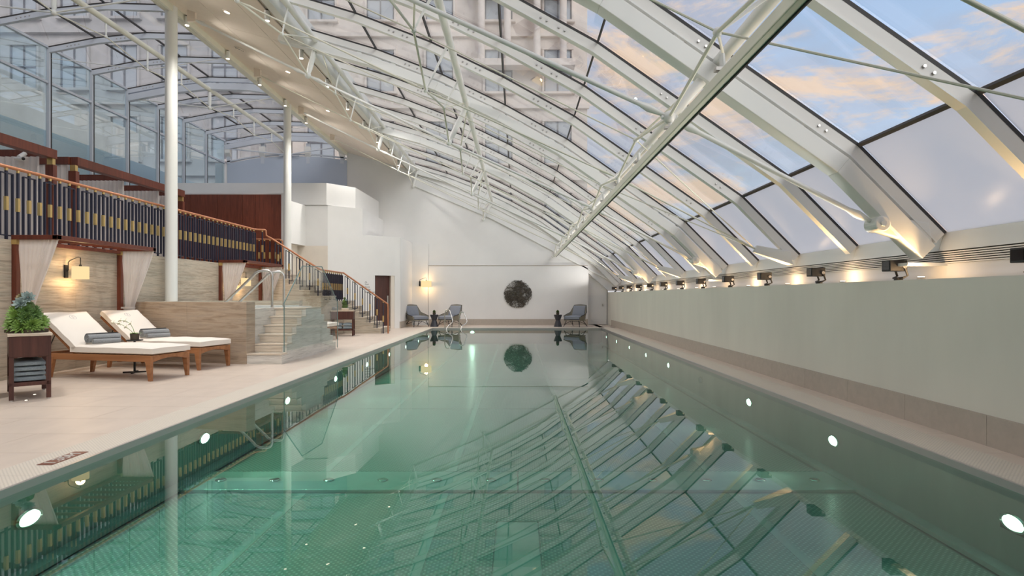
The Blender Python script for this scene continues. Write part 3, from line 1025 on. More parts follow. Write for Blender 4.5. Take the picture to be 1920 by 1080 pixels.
# ridge truss of the vault
tr = thing('ridge_truss', 'white tube truss running along the middle of the glazed vault', 'truss', kind='structure')
MB().tube((-9.14, Y0, 7.28), (-9.14, YB - 0.05, 7.28), 0.065, n=12).build('top_tube', M['cream_steel'], tr, smooth=True)
prev = None
for i, y in enumerate(YR):
    if y < 3:
        continue
    k = (i - 7) % 4
    z = 6.74 if k in (0, 2) else 6.91
    y2 = min(y, YB - 0.1)
    p = Vector((-9.14, y2, z))
    MB().path([p, p + Vector((0, 0, 0.12)), (-9.14, y2, 7.2)], [0.02, 0.05, 0.05] if k == 0 else [0.012, 0.022, 0.022], 10).build('strut', M['white_steel'], tr, smooth=True)
    MB().ball(p, 0.06 if k == 0 else 0.035).build('ball_joint', M['white_steel'], tr, smooth=True)
    if prev:
        MB().tube(prev, p, 0.013, n=6).build('chord', M['cream_steel'], tr)
    if k == 0 or k == 2:
        r = 0.018 if k == 0 else 0.01
        MB().tube(p, (-11.5, y2, 7.02), r, n=8).build('tie', M['white_steel'], tr)
        MB().tube(p, (-6.95, y2, 7.08), r, n=8).build('tie', M['white_steel'], tr)
    prev = p

# ---- left glass wall
wl = thing('window_1', 'tall glass wall of pale steel mullions behind the upper terrace', 'window', kind='structure')
XW = -11.6
for i, y in enumerate(YR):
    if y > YB - 0.5 or y < -2:
        continue
    mu = MB().box(XW - 0.02, XW + 0.06, y - 0.045, y + 0.045, 1.93, 7.28).build('mullion', M['blue_steel'], wl)
    MB().box(XW + 0.06, XW + 0.065, y + 0.01, y + 0.045, 1.93, 7.28).build('gasket', M['gasket'], mu)
pm = {}
for z0, z1, mt in ((1.95, 4.0, 'wall_glass'), (4.06, 6.39, 'wall_glass'), (6.45, 7.26, 'wall_glass')):
    me = MB().box(XW - 0.012, XW, 0, gl_y, z0, z1).mesh('pane', M[mt])
    tm_ = MB().box(XW - 0.02, XW + 0.05, 0, gl_y, z1, z1 + 0.055).mesh('transom', M['blue_steel'])
    for i in range(3, len(YR) - 1):
        place(me, 'pane', (0, YR[i] + 0.05, 0), wl)
        if z1 != 4.0:
            place(tm_, 'transom', (0, YR[i] + 0.05, 0), wl)
# back clerestory of the vault
w2 = thing('window_2', 'low clerestory windows above the skylight tinted end wall under the vault', 'window', kind='structure')
MB().box(-11.5, -6.75, YB + 0.02, YB + 0.03, 6.5, 7.45).build('pane', M['roof_glass'], w2)
for x in (-11.45, -10.1, -8.3, -6.95):
    b = MB().box(x - 0.07, x + 0.07, YB - 0.05, YB + 0.12, 6.4, 7.2).build('post', M['blue_steel'], w2)
    MB().hexa([(x - .1, YB - .16, 6.8), (x + .1, YB - .16, 6.8), (x + .1, YB, 6.62), (x - .1, YB, 6.62)], [(x - .1, YB - .16, 7.05), (x + .1, YB - .16, 7.05), (x + .1, YB, 7.05), (x - .1, YB, 7.05)]).build('corbel', M['grey_steel'], b)
ribbon(MB(), [(-11.5, 6.45), (-10.4, 6.66), (-9.15, 6.76), (-7.9, 6.72), (-6.8, 6.60)], YB - 0.05, YB + 0.05, 0.0, -0.05).build('sill', M['blue_steel'], w2)
MB().tube((-11.4, YB - 0.15, 6.95), (-8.6, YB - 0.15, 6.68), 0.02).build('tie', M['blue_steel'], w2)
MB().tube((-6.9, YB - 0.15, 7.05), (-9.4, YB - 0.15, 6.68), 0.02).build('tie', M['blue_steel'], w2)

# ---- round columns
for n_, (x, y, z0) in enumerate(((-6.82, 11.56, 0.0), (-6.83, 17.43, 1.93))):
    c = thing('round_column', ['tall round white column rising behind the raised stone tub', 'tall round white column beside the walnut wall panel'][n_], 'column', (x, y, z0), kind='structure')
    MB().tube((x, y, z0), (x, y, 7.1), 0.11, n=28).build('shaft', M['white_steel'], c, smooth=True)
    MB().tube((x, y, z0), (x, y, z0 + 0.02), 0.125, n=28).build('base_ring', M['white_steel'], c, smooth=True)

# ---- terrace and its stone front
TZ = 1.93
XF = -7.0
te = thing('terrace', 'upper terrace slab carrying the cabanas', 'terrace', kind='structure')
MB().box(-12.2, XF - 0.04, Y0, 17.6, -0.05, TZ).build('slab', M['travertine'], te)
wl2 = thing('wall_left', 'travertine faced retaining wall under the upper terrace', 'wall', kind='structure')
for j in range(15):
    y = Y0 + j * 1.45
    y1 = min(y + 1.45, 15.93)
    if y1 - y < 0.2:
        break
    for k in range(2):
        MB().box(XF - 0.04, XF + 0.0, y + 0.0015, y1 - 0.0015, k * 0.965, (k + 1) * 0.965 - 0.002).build('stone_slab', M['travertine'], wl2)
pw = thing('wall_partition', 'short travertine pier projecting at the near end of the left wall', 'wall', kind='structure')
for k in range(4):
    MB().box(XF, -5.79, 6.47, 6.56, k * 0.4825, (k + 1) * 0.4825 - 0.003).build('stone_slab', M['travertine'], pw)

# cool white outer wall behind the glass wall
tag(MB().box(-13.4, -13.1, Y0, 26, 0, 5.75).build('outer_wall', M['plaster_cool']), 'pale blue grey wall outside the tall glass wall', 'wall', kind='structure')

# ---- walnut panel wall
wp = thing('wall_walnut', 'walnut panelled wall closing the far end of the terrace', 'wall', kind='structure')
xs = [-10.25, -9.75, -8.95, -8.2, -7.82, -7.03]
for a, b in zip(xs[:-1], xs[1:]):
    MB().box(a + 0.004, b - 0.004, 17.5, 17.54, TZ, 4.18).build('wood_panel', M['panel_wood'], wp)
MB().box(-10.3, -6.99, 17.54, 17.66, TZ - 0.02, 4.22).build('backing', M['plaster'], wp)
MB().box(-7.03, -6.97, 17.47, 17.66, TZ - 0.02, 4.22).build('edge_trim', M['plaster'], wp)

# ---- stepped white block walls
bk = thing('wall_block', 'stepped white plastered wall blocks in the far left corner', 'wall', kind='structure')
MB().prism([(-11.6, 19.46), (-6.33, 19.46), (-5.6, 20.3), (-5.5, YB), (-11.6, YB)], 4.17, 4.9).build('upper_block', M['plaster'], bk)
MB().prism([(-11.6, 18.2), (-7.2, 18.2), (-7.05, 19.5), (-6.3, 19.5), (-5.33, 20.2), (-5.33, YB), (-11.6, YB)], 2.82, 4.16).build('middle_block', M['plaster'], bk)
MB().prism([(-7.35, 19.5), (-6.3, 19.5), (-6.3, YB), (-7.35, YB)], 0, 2.82).build('recess_wall', M['plaster_warm'], bk)
MB().prism([(-11.6, 18.9), (-7.3, 18.9), (-7.3, YB), (-11.6, YB)], 0, 2.82).build('recess_back', M['plaster_warm'], bk)
# oblique wall with the door opening
A, B = Vector((-6.3, 19.5)), Vector((-4.18, 20.95))
t = (B - A).normalized()
nrm = Vector((-t.y, t.x))          # into the wall
D0, D1 = Vector((-4.96, 20.44)), Vector((-4.36, 20.85))


def slab(mb, p, q, th, z0, z1, off=0.0):
    a_, b_ = p + nrm * off, q + nrm * off
    c_, d_ = b_ + nrm * th, a_ + nrm * th
    return mb.prism([tuple(a_), tuple(b_), tuple(c_), tuple(d_)], z0, z1)


m_ = MB()
slab(m_, A, D0, 0.4, 0, 3.25)
slab(m_, D1, B, 0.4, 0, 3.25)
slab(m_, D0, D1, 0.4, 1.87, 3.25)
m_.build('door_wall', M['plaster'], bk)
MB().prism([(-6.3, 20.0), (-4.6, 21.2), (-4.18, 20.98), (-4.18, YB - .07), (-6.3, YB - .07)], 1.9, 3.249).build('lower_block', M['plaster'], bk)
MB().prism([(-4.4, 21.0), (-4.172, 20.96), (-4.172, YB - .07), (-4.4, YB - .07)], 0, 3.252).build('lower_block_side', M['plaster'], bk)
MB().prism([(-4.2, 20.93), (-4.165, 20.93), (-4.165, YB - .07), (-4.2, YB - .07)], 0, 0.235).build('skirting_slab', M['skirting'], bk)
d1 = thing('door_1', 'dark walnut door with a steel push plate at the foot of the far stair', 'door', (D0.x, D0.y, 0), kind='structure')
slab(MB(), D0 + t * 0.01, D0 + t * 0.60, 0.05, 0.01, 1.86, 0.16).build('door_leaf', M['dark_wood'], d1)
slab(MB(), D0 + t * 0.50, D0 + t * 0.55, 0.02, 0.78, 1.16, 0.135).build('push_plate', M['satin'], d1)
slab(MB(), D0 + t * 0.60, D1 - t * 0.002, 0.3, 0.0, 1.87, 0.02).build('door_frame', M['plaster_warm'], d1)
sg = thing('wall_lettering', 'dark direction lettering with an arrow on the white wall beside the walnut door', 'sign', (0, 0, 0))
rot = Matrix.Rotation(math.atan2(t.y, t.x), 4, 'Z') @ Matrix.Rotation(PI / 2, 4, 'X')
for k, s, dx in ((0, 'Pool', 0), (1, 'Sauna', 0), (2, 'Vitality', 0), (3, 'Steam', 0), (3, 'Room', 0.19)):
    q = D0 - t * (0.36 - dx) - nrm * 0.004
    text_obj('word', s, 0.072, M['letter_dark'], sg, Matrix.Translation((q.x, q.y, 1.53 - k * 0.088)) @ rot)
q = D0 - t * 0.36 - nrm * 0.004
ar = MB()
for s_ in (-1, 1):
    a = Vector((q.x, q.y, 1.65)) + Vector((t.x, t.y, 0)) * 0.035
    b = a + Vector((t.x, t.y, 0)) * 0.035 * s_ + Vector((0, 0, -0.04))
    ar.bar(a, b, 0.004, 0.012, (t.x, t.y, 0))
ar.build('arrow', M['letter_dark'], sg)

# ================================================================== TUB WITH STEPS
tub = thing('raised_tub', 'raised travertine whirlpool tub with entry steps on its pool side', 'tub', (-4.56, 9.88, 0), kind='structure')
FA, FB = Vector((-4.56, 9.88)), Vector((-6.88, 10.42))
fd = (FB - FA).normalized()
fn = Vector((fd.y, -fd.x))
if fn.y < 0:
    fn = -fn
L = (FB - FA).length
zt = 1.047
cuts = [0, L * 0.5, L]
for a, b in zip(cuts[:-1], cuts[1:]):
    p, q = FA + fd * (a + 0.001), FA + fd * (b - 0.001)
    MB().prism([tuple(p), tuple(q), tuple(q + fn * 0.22), tuple(p + fn * 0.22)], 0, zt).build('stone_slab', M['travertine_b'], tub, bevel=0.004)
MB().box(-6.88, -6.68, 10.65, 13.0, 0, zt).build('stone_slab', M['travertine'], tub)
MB().box(-6.68, -4.76, 12.8, 13.0, 0, zt).build('stone_slab', M['travertine'], tub)
MB().box(-4.76, -4.56, 10.12, 13.0, 0, 0.93).build('stone_slab', M['travertine_p'], tub)
MB().box(-6.68, -4.76, 10.65, 12.8, 0.35, 0.95).build('tub_water', M['pool_smooth'], tub)
st_y = [9.88, 10.09, 10.31, 10.53, 10.775, 11.0]
st_z = [0.18, 0.33, 0.48, 0.63, 0.78, 0.93]
ends = st_y[1:] + [11.86]
for k in range(6):
    sx = MB().box(-4.56, -3.97, st_y[k] + 0.012, ends[k] + 0.012, 0, st_z[k] - 0.026).build('step', M['travertine_p'], tub)
    MB().box(-4.56, -3.965, st_y[k], ends[k] + 0.03 if k < 5 else ends[k], st_z[k] - 0.026, st_z[k]).build('tread', M['tread'], sx, bevel=0.003)
    if k:
        MB().box(-4.53, -4.05, st_y[k] + 0.004, st_y[k] + 0.013, st_z[k - 1] + 0.012, st_z[k] - 0.04).build('riser_panel', M['tread'], sx)
dn = [11.86, 12.06, 12.25, 12.44, 12.63, 12.82, 13.0]
for k in range(5):
    z = 0.93 - 0.155 * (k + 1)
    MB().box(-4.56, -3.97, dn[k], dn[k + 1], 0, z).build('step', M['travertine_p'], tub)

gg = thing('glass_guard', 'clear glass guard with green edges beside the tub steps', 'guard')
XG = -3.955


def gpane(poly):
    return MB().prism_x(poly, XG, XG + 0.014)


gpane([(9.93, 0.20), (10.76, 0.20), (10.76, 1.69), (9.93, 1.03)]).build('pane', M['guard_glass'], gg)
gpane([(10.775, 0.20), (11.84, 0.20), (11.84, 1.74), (10.775, 1.70)]).build('pane', M['guard_glass'], gg)
gpane([(11.855, 0.20), (12.88, 0.02), (12.88, 1.02), (11.855, 1.74)]).build('pane', M['guard_glass'], gg)
eg = MB()
for a, b in (((9.93, 0.2), (9.93, 1.03)), ((9.93, 1.03), (10.76, 1.69)), ((10.775, 1.70), (11.84, 1.74)), ((11.855, 1.74), (12.88, 1.02)), ((12.88, 1.02), (12.88, 0.02))):
    eg.bar((XG + .007, a[0], a[1]), (XG + .007, b[0], b[1]), 0.016, 0.01, (1, 0, 0))
eg.build('polished_edge', M['glass_edge'], gg)

for k, yv in enumerate((11.1, 11.66)):
    pts = [(-5.75, yv, 0.82), (-5.0, yv, 1.53)]
    c1 = Vector((-4.90, yv, 1.62))
    pts += [(-4.96, yv, 1.575), (-4.90, yv, 1.61), (-4.84, yv, 1.625), (-4.80, yv, 1.63), (-4.72, yv, 1.63), (-4.68, yv, 1.615), (-4.65, yv, 1.58), (-4.64, yv, 1.53), (-4.64, yv, 0.93)]
    o = MB().path(pts, 0.024, 12).build('grab_rail', M['satin'], None, smooth=True)
    tag(o, ['bent steel handrail into the raised tub, the nearer of the pair', 'bent steel handrail into the raised tub, the farther of the pair'][k], 'handrail', 'steel handrails of the raised tub')

# ================================================================== FAR STAIR
stf = thing('stair', 'travertine stair turning at a landing between terrace and pool deck', 'stair', (-6.8, 15.95, 0), kind='structure')
MB().box(-7.25, -6.8, 15.95, 17.48, 0, TZ).build('stair_head', M['travertine'], stf)
ux = [-6.8 + 0.29 * k for k in range(6)]
for k in range(5):
    z = TZ - 0.155 * (k + 1)
    s_ = MB().box(ux[k], ux[k + 1], 15.95, 17.3, 0, z - 0.02).build('step', M['travertine'], stf)
    MB().box(ux[k], ux[k + 1] + 0.015, 15.94, 17.3, z - 0.02, z).build('tread', M['tread'], s_)
MB().box(-6.8, -5.35, 17.3, 19.35, 0, 1.0).build('landing', M['travertine'], stf)
MB().box(-5.35, -5.33, 15.95, 19.3, 0, 1.0).build('landing_face', M['travertine'], stf)
lx = [-5.33 + 0.228 * k for k in range(6)]
for k in range(5):
    z = 1.0 - 0.1667 * (k + 1)
    s_ = MB().box(lx[k], lx[k + 1], 18.0, 19.35, 0, z - 0.02).build('step', M['travertine'], stf)
    MB().box(lx[k], lx[k + 1] + 0.015, 17.99, 19.35, z - 0.02, z).build('tread', M['tread'], s_)

# ================================================================== BALUSTRADES


def bal_post(parent, p, z0, z1, sleeve=True, zs=None):
    x, y = p
    po = MB().box(x - 0.014, x + 0.014, y - 0.014, y + 0.014, z0, z1).build('post', M['navy'], parent)
    MB().tube((x, y, z1 - 0.035), (x, y, z1), 0.02, n=8).build('collar', M['brass'], po)
    if sleeve:
        zc = zs if zs is not None else z0 + (z1 - z0) * 0.5
        MB().box(x - 0.02, x + 0.02, y - 0.02, y + 0.02, zc - 0.095, zc + 0.095).build('sleeve', M['brass'], po)


def bal_frame(parent, a, b, za0, za1, zb0, zb1, wd=0.034, th=0.014):
    """upright frame of flat bars between plan points a and b"""
    mb = MB()
    a, b = Vector(a), Vector(b)
    d = (b - a).normalized()
    nrm2 = Vector((-d.y, d.x))
    for p, z0, z1 in ((a, za0, za1), (b, zb0, zb1)):
        mb.bar((p.x, p.y, z0), (p.x, p.y, z1), wd, th, (d.x, d.y, 0))
    mb.bar((a.x, a.y, za1), (b.x, b.y, zb1), wd, th, (0, 0, 1))
    mb.bar((a.x, a.y, za0), (b.x, b.y, zb0), wd, th, (0, 0, 1))
    mb.build('frame', M['navy'], parent)


ZR = 2.93
tb = thing('balustrade', 'long dark bronze balustrade with brass sleeves along the terrace edge', 'balustrade', (XF, 8, TZ))
for k in range(-5, 41):
    y = 8.057 + 0.189 * k
    bal_post(tb, (XF - 0.02, y), TZ, ZR - 0.02, zs=2.425)
    if k % 2 == 0:
        bal_frame(tb, (XF - 0.02, y - 0.1), (XF - 0.02, y + 0.1), 1.985, 2.84, 1.985, 2.84)
MB().path([(XF - .02, 6.9, ZR), (XF - .02, 15.66, ZR), (XF + .02, 15.72, ZR), (-6.8, 15.8, ZR), (-6.785, 15.82, ZR - 0.01), (-6.78, 15.84, 2.78)], 0.024, 10).build('handrail', M['copper'], tb, smooth=True)
bal_post(tb, (-6.86, 15.78), TZ, ZR - 0.02, zs=2.425)

b2 = thing('balustrade', 'dark bronze balustrade with framed bars down the upper stair flight', 'balustrade', (-6.8, 15.98, TZ))
MB().path([(-6.78, 15.84, 2.78), (-6.76, 15.9, 2.76), (-6.7, 15.97, 2.72), (-5.42, 15.99, 1.90), (-5.37, 16.02, 1.87)], 0.024, 10).build('handrail', M['copper'], b2, smooth=True)


def rail_z(x):
    return 2.72 + (x + 6.7) / 1.28 * (1.90 - 2.72)


for x in (-6.52, -6.22, -5.93, -5.66, -5.43):
    k = min(4, int((x + 6.8) / 0.29))
    zf = TZ - 0.155 * (k + 1)
    bal_post(b2, (x, 15.985), zf, rail_z(x) - 0.02, zs=(zf + rail_z(x)) / 2)
    w_ = 0.085
    bal_frame(b2, (x - w_, 15.985), (x + w_, 15.985), zf + 0.1, rail_z(x - w_) - 0.07, zf + 0.1, rail_z(x + w_) - 0.07, wd=0.02, th=0.014)
b3 = thing('balustrade', 'short dark bronze balustrade along the stair landing', 'balustrade', (-5.36, 17, 1.0))
MB().path([(-5.37, 16.02, 1.87), (-5.365, 17.96, 1.86)], 0.024, 10).build('handrail', M['copper'], b3, smooth=True)
for k in range(10):
    y = 16.2 + k * 0.19
    bal_post(b3, (-5.365, y), 1.0, 1.84, zs=1.42)
    if k % 2:
        bal_frame(b3, (-5.365, y - 0.09), (-5.365, y + 0.09), 1.05, 1.78, 1.05, 1.78)
b4 = thing('balustrade', 'dark bronze balustrade with framed bars down the lower stair flight', 'balustrade', (-5.3, 18.03, 0))


def rail2(x):
    return 1.86 + (x + 5.34) / (5.34 - 3.99) * (0.91 - 1.86)


MB().path([(-5.365, 17.96, 1.86), (-5.34, 18.02, 1.86), (-3.99, 18.03, 0.91), (-3.975, 18.03, 0.88), (-3.97, 18.03, 0.0)], 0.024, 10).build('handrail', M['copper'], b4, smooth=True)
for x in (-5.22, -4.99, -4.76, -4.53, -4.31):
    k = min(4, int((x + 5.33) / 0.228))
    zf = 1.0 - 0.1667 * (k + 1)
    bal_post(b4, (x, 18.03), zf, rail2(x) - 0.02, zs=(zf + rail2(x)) / 2)
    w_ = 0.075
    bal_frame(b4, (x - w_, 18.03), (x + w_, 18.03), zf + 0.1, rail2(x - w_) - 0.07, zf + 0.1, rail2(x + w_) - 0.07, wd=0.02, th=0.014)
bal_post(b4, (-4.12, 18.03), 0.0, rail2(-4.12) - 0.02, zs=0.45)
b5 = thing('balustrade', 'short copper topped balustrade behind the stair head in front of the walnut wall', 'balustrade', (-7.4, 17.3, TZ))
MB().path([(-7.85, 17.36, 2.83), (-7.02, 17.36, 2.82), (-6.95, 17.36, 2.78), (-6.93, 17.36, 1.93)], 0.022, 10).build('handrail', M['copper'], b5, smooth=True)
for k in range(6):
    bal_post(b5, (-7.8 + k * 0.16, 17.36), TZ, 2.81, zs=2.35)

# ================================================================== CABANAS


def curtain_mb(top_a, top_b, gather, zg, z_floor, folds=11, gw=0.07, amp=0.025, tie=True):
    """hanging sheet: from the top line, swept to a tie, then loose below"""
    mb = MB()
    a, b = Vector(top_a), Vector(top_b)
    g_ = Vector(gather)
    d = (b - a).normalized()
    nv = 26
    nu = folds * 6
    out_n = Vector((-d.y, d.x, 0))
    pts = []
    for j in range(nv + 1):
        z = a.z + (z_floor - a.z) * j / nv
        if z >= zg:
            s_ = (a.z - z) / (a.z - zg)
            e = s_ ** 1.05
            w0 = gw
        else:
            s_ = 1.0
            e = 1.0
            w0 = gw + 0.10 * ((zg - z) / max(0.01, zg - z_floor)) ** 0.6
        for i in range(nu + 1):
            u = i / nu
            top = a + (b - a) * u
            gp = Vector((g_.x, g_.y, 0)) + d * (u - 0.5) * 2 * w0
            x = top.x * (1 - e) + gp.x * e
            y = top.y * (1 - e) + gp.y * e
            am = amp * (0.45 + 0.55 * min(1, s_ * 1.2)) * (0.8 + 0.3 * math.sin(7.1 * u + 2))
            off = am * math.sin(2 * PI * folds * u) + 0.25 * am * math.sin(2 * PI * folds * 2.3 * u + 1)
            pts.append((x + out_n.x * off, y + out_n.y * off, z))
    fs = []
    for j in range(nv):
        for i in range(nu):
            k = j * (nu + 1) + i
            fs.append((k, k + 1, k + nu + 2, k + nu + 1))
    return mb.poly(pts, fs)


def flat_curtain(x0, x1, y, z0, z1, folds):
    mb = MB()
    nu = folds * 6
    pts = []
    for j in range(5):
        z = z1 + (z0 - z1) * j / 4
        for i in range(nu + 1):
            u = i / nu
            pts.append((x0 + (x1 - x0) * u, y + 0.03 * math.sin(2 * PI * folds * u) * (0.6 + 0.1 * j), z))
    fs = [(j * (nu + 1) + i, j * (nu + 1) + i + 1, (j + 1) * (nu + 1) + i + 1, (j + 1) * (nu + 1) + i) for j in range(4) for i in range(nu)]
    return mb.poly(pts, fs)


for ci, (ya, yb, lab) in enumerate(((8.15, 10.29, 'dark red timber cabana frame on the travertine wall over the two loungers'), (13.78, 15.9, 'dark red timber cabana frame on the travertine wall behind the raised tub'))):
    cb = thing('cabana_frame', lab, 'cabana', (XF, (ya + yb) / 2, 0), group='lower cabanas by the pool')
    zt2 = 1.995
    XA = -6.36
    for y in (ya, yb):
        po = MB().box(XF, XF + 0.07, y - 0.035, y + 0.035, 0.0, zt2 - 0.062).build('post', M['mahogany'], cb, bevel=0.004)
        MB().box(XF - 0.002 + 0.0, XF + 0.072, y - 0.037, y + 0.037, zt2 - 0.13, zt2 - 0.062).build('brass_cap', M['brass'], po)
        MB().box(XF, XA, y - 0.04, y + 0.04, zt2 - 0.062, zt2).build('arm', M['mahogany'], cb, bevel=0.004)
    MB().box(XA - 0.07, XA, ya - 0.04, yb + 0.04, zt2 - 0.06, zt2 + 0.002).build('front_beam', M['mahogany'], cb, bevel=0.004)
    MB().box(XF, XF + 0.07, ya + 0.04, yb - 0.04, zt2 - 0.11, zt2 - 0.055).build('rear_beam', M['mahogany'], cb, bevel=0.004)
    for k in range(1, 9):
        y = ya + (yb - ya) * k / 9
        MB().box(XF + 0.07, XA - 0.07, y - 0.012, y + 0.012, zt2 - 0.05, zt2 - 0.012).build('slat', M['mahogany'], cb)
    for k, y in enumerate((ya, yb)):
        yy = y + (0.0)
        cur = curtain_mb((XF + 0.06, yy, zt2 - 0.064), (XA - 0.01, yy, zt2 - 0.064), (XF + 0.2, yy, 0), 0.94, 0.06, folds=9, gw=0.075 if k else 0.06, amp=0.022)
        cu = cur.build('curtain', M['curtain'], None, smooth=True)
        tag(cu, 'white curtain tied back on the %s post of the %s' % (('near', 'far')[k], ('cabana over the loungers', 'cabana behind the tub')[ci]), 'curtain', 'tied back cabana curtains')
        MB().lathe([(0.083, -0.018), (0.088, 0), (0.083, 0.018)], (XF + 0.2, yy, 0.94), n=14, cap=False).build('tie_band', M['curtain'], cu, smooth=True)
        MB().bar((XF + 0.07, yy - 0.03, 0.945), (XF + 0.2, yy - 0.05, 0.94), 0.008, 0.03).build('tie_strap', M['curtain'], cu)

# upper cabanas
XC = -8.84
ZC = 3.93
uc = thing('cabana_frame', 'upper timber cabana nearest the left picture edge on the terrace', 'cabana', (XC, 9.5, TZ), group='upper cabanas on the terrace')
uc2 = thing('cabana_frame', 'long upper timber cabana on the terrace ending beside the round column', 'cabana', (XC, 13.5, TZ), group='upper cabanas on the terrace')
for root, ya, yb, divs in ((uc, 7.2, 11.15, (11.15,)), (uc2, 11.72, 15.45, (11.72, 13.45, 14.75, 15.45))):
    MB().box(XC - 0.1, XC + 0.06, ya, yb + 0.05, ZC - 0.17, ZC).build('front_beam', M['mahogany'], root, bevel=0.006)
    MB().box(-10.7, -10.56, ya, yb + 0.05, ZC - 0.17, ZC).build('rear_beam', M['mahogany'], root, bevel=0.006)
    for y in divs:
        MB().box(-10.56, XC - 0.1, y - 0.04, y + 0.05, ZC - 0.15, ZC - 0.005).build('cross_beam', M['mahogany'], root, bevel=0.004)
    for y in (ya, yb) if root is uc2 else (yb,):
        for x in (XC - 0.02, -10.63):
            po = MB().box(x - 0.075, x + 0.075, y - 0.05, y + 0.05, TZ, ZC - 0.17 - 0.12).build('post', M['mahogany'], root, bevel=0.004)
            MB().box(x - 0.055, x + 0.055, y - 0.035, y + 0.035, ZC - 0.29, ZC - 0.17).build('brass_cap', M['brass'], po)
ci = 0
for y, xa, xb in ((11.1, -10.5, -8.98), (11.8, -10.5, -8.95), (13.4, -10.2, -8.93), (14.7, -10.2, -8.93), (15.4, -10.2, -8.95)):
    o = flat_curtain(xa, xb, y - 0.08, TZ + 0.03, ZC - 0.16, 13).build('curtain', M['curtain'], None, smooth=True)
    tag(o, ['white pleated curtain in the upper cabana nearest the left picture edge', 'white pleated curtain at the near end of the long upper cabana',
            'white pleated curtain on the first divider of the long upper cabana', 'white pleated curtain on the second divider of the long upper cabana',
            'white pleated curtain at the far end of the long upper cabana'][ci], 'curtain', 'pleated terrace curtains')
    ci += 1
se = thing('security_camera', 'small white security camera hanging from the upper cabana beam', 'camera', (-9.3, 10.75, 3.78))
MB().tube((-9.3, 11.08, 3.84), (-9.3, 10.95, 3.74), 0.04, n=14).build('mount', M['plaster'], se)
MB().tube((-9.38, 10.97, 3.72), (-9.18, 10.9, 3.70), 0.035, n=14).build('barrel', M['plaster'], se, smooth=True)
MB().ball((-9.18, 10.9, 3.70), 0.03).build('lens', M['black'], se, smooth=True)

# ================================================================== WALL LAMPS


def sconce(lab, x, y, z, r, h, facing='x', arm=0.22, lat=0.18):
    root = thing('wall_lamp', lab, 'lamp', (x, y, z), group='lit wall lamps with drum shades')
    if facing == 'x':      # plate on a wall facing +x
        P_ = lambda a, b, c: (x + a, y + b, z + c)
    else:                  # plate on a wall facing -y
        P_ = lambda a, b, c: (x + b, y - a, z + c)
    p0, p1 = P_(0.0, -0.03, -0.1), P_(0.03, 0.03, 0.1)
    MB().box(min(p0[0], p1[0]), max(p0[0], p1[0]), min(p0[1], p1[1]), max(p0[1], p1[1]), z - 0.1, z + 0.1).build('wall_plate', M['black'], root, bevel=0.004)
    MB().path([P_(0.03, 0.0, 0.0), P_(0.05, 0.0, 0.02), P_(0.05, 0.0, 0.14), P_(0.07, lat * 0.15, 0.17), P_(arm - 0.03, lat * 0.9, 0.225), P_(arm, lat, 0.215), P_(arm, lat, 0.10)], 0.0075, 8).build('arm', M['black'], root, smooth=True)
    c = P_(arm, lat, 0.0)
    c = (c[0], c[1], c[2] - 0.02)
    MB().lathe([(r, -h / 2), (r, h / 2)], c, n=32, cap=False).build('lamp_shade', M['shade'], root, smooth=True)
    MB().tube((c[0], c[1], c[2] - 0.02), (c[0], c[1], c[2] + h / 2 + 0.03), 0.018, n=10).build('lamp_holder', M['black'], root)
    for zz_, e in ((-h / 2 - 0.02, 7.0), (h / 2 + 0.03, 5.0)):
        lamp('POINT', (c[0] - x, c[1] - y, c[2] - z + zz_), e, (1, 0.62, 0.28), 0.06, parent=root)


sconce('lit drum shade wall lamp above the two loungers', XF + 0.001, 9.08, 1.53, 0.113, 0.195, lat=0.05, arm=0.2)
sconce('lit drum shade wall lamp in the cabana behind the raised tub', XF + 0.001, 14.65, 1.52, 0.113, 0.195, lat=0.05, arm=0.2)
sconce('lit drum shade wall lamp on the far white wall above an armchair', -3.86, YB - 0.072, 1.64, 0.20, 0.24, facing='y', lat=0.29, arm=0.24)

# ================================================================== PROJECTORS ON THE SILL
pj = thing('projector_spotlight', 'square black projector spotlight on the right ledge, the first from the near end', 'spotlight', (3.74, 4.30, 1.30), group='black projectors along the right ledge')
MB().box(-0.075, 0.095, -0.07, 0.07, 0.095, 0.205).build('housing', M['black'], pj, bevel=0.006, local=True)
MB().box(-0.078, -0.074, -0.055, 0.055, 0.11, 0.19).build('lens', M['lens_dark'], pj, local=True)
MB().path([(0.06, -0.078, 0.14), (0.09, -0.08, 0.05), (0.05, -0.078, 0.03), (0.04, 0, 0.028), (0.05, 0.078, 0.03), (0.09, 0.08, 0.05), (0.06, 0.078, 0.14)], 0.011, 6).build('yoke', M['black'], pj, smooth=True, local=True)
MB().tube((0.05, 0, 0), (0.05, 0, 0.03), 0.04, n=12).build('foot', M['black'], pj, local=True)
MB().tube((0.06, -0.088, 0.14), (0.06, -0.07, 0.14), 0.02, n=10).build('knob', M['satin'], pj, local=True)
lamp('SPOT', (-0.09, 0, 0.15), 170, (1, 0.96, 0.91), 0.05, parent=pj, direction=(-1, 0.05, 0.55), angle=75, blend=0.9)
for k in range(1, 13):
    copy_tree(pj, (3.74, 4.30 + 1.535 * k, 1.30), label='square black projector spotlight on the right ledge, the %s from the near end' % ORD[k])
ul = thing('ledge_uplight', 'small warm ledge uplight at the foot of the second rafter from the near end', 'light', (3.98, YR[5] + 0.1, 1.30), group='warm uplights at the rafter feet')
MB().tube((0, 0, 0), (0, 0, 0.03), 0.035, n=12).build('body', M['satin'], ul, local=True)
MB().tube((0, 0, 0.03), (0, 0, 0.034), 0.028, n=12).build('lens', M['bulb'], ul, local=True)
lamp('SPOT', (0, 0, 0.05), 70, (1, 0.62, 0.28), 0.02, parent=ul, direction=(-0.5, -0.02, 0.9), angle=70, blend=0.9)
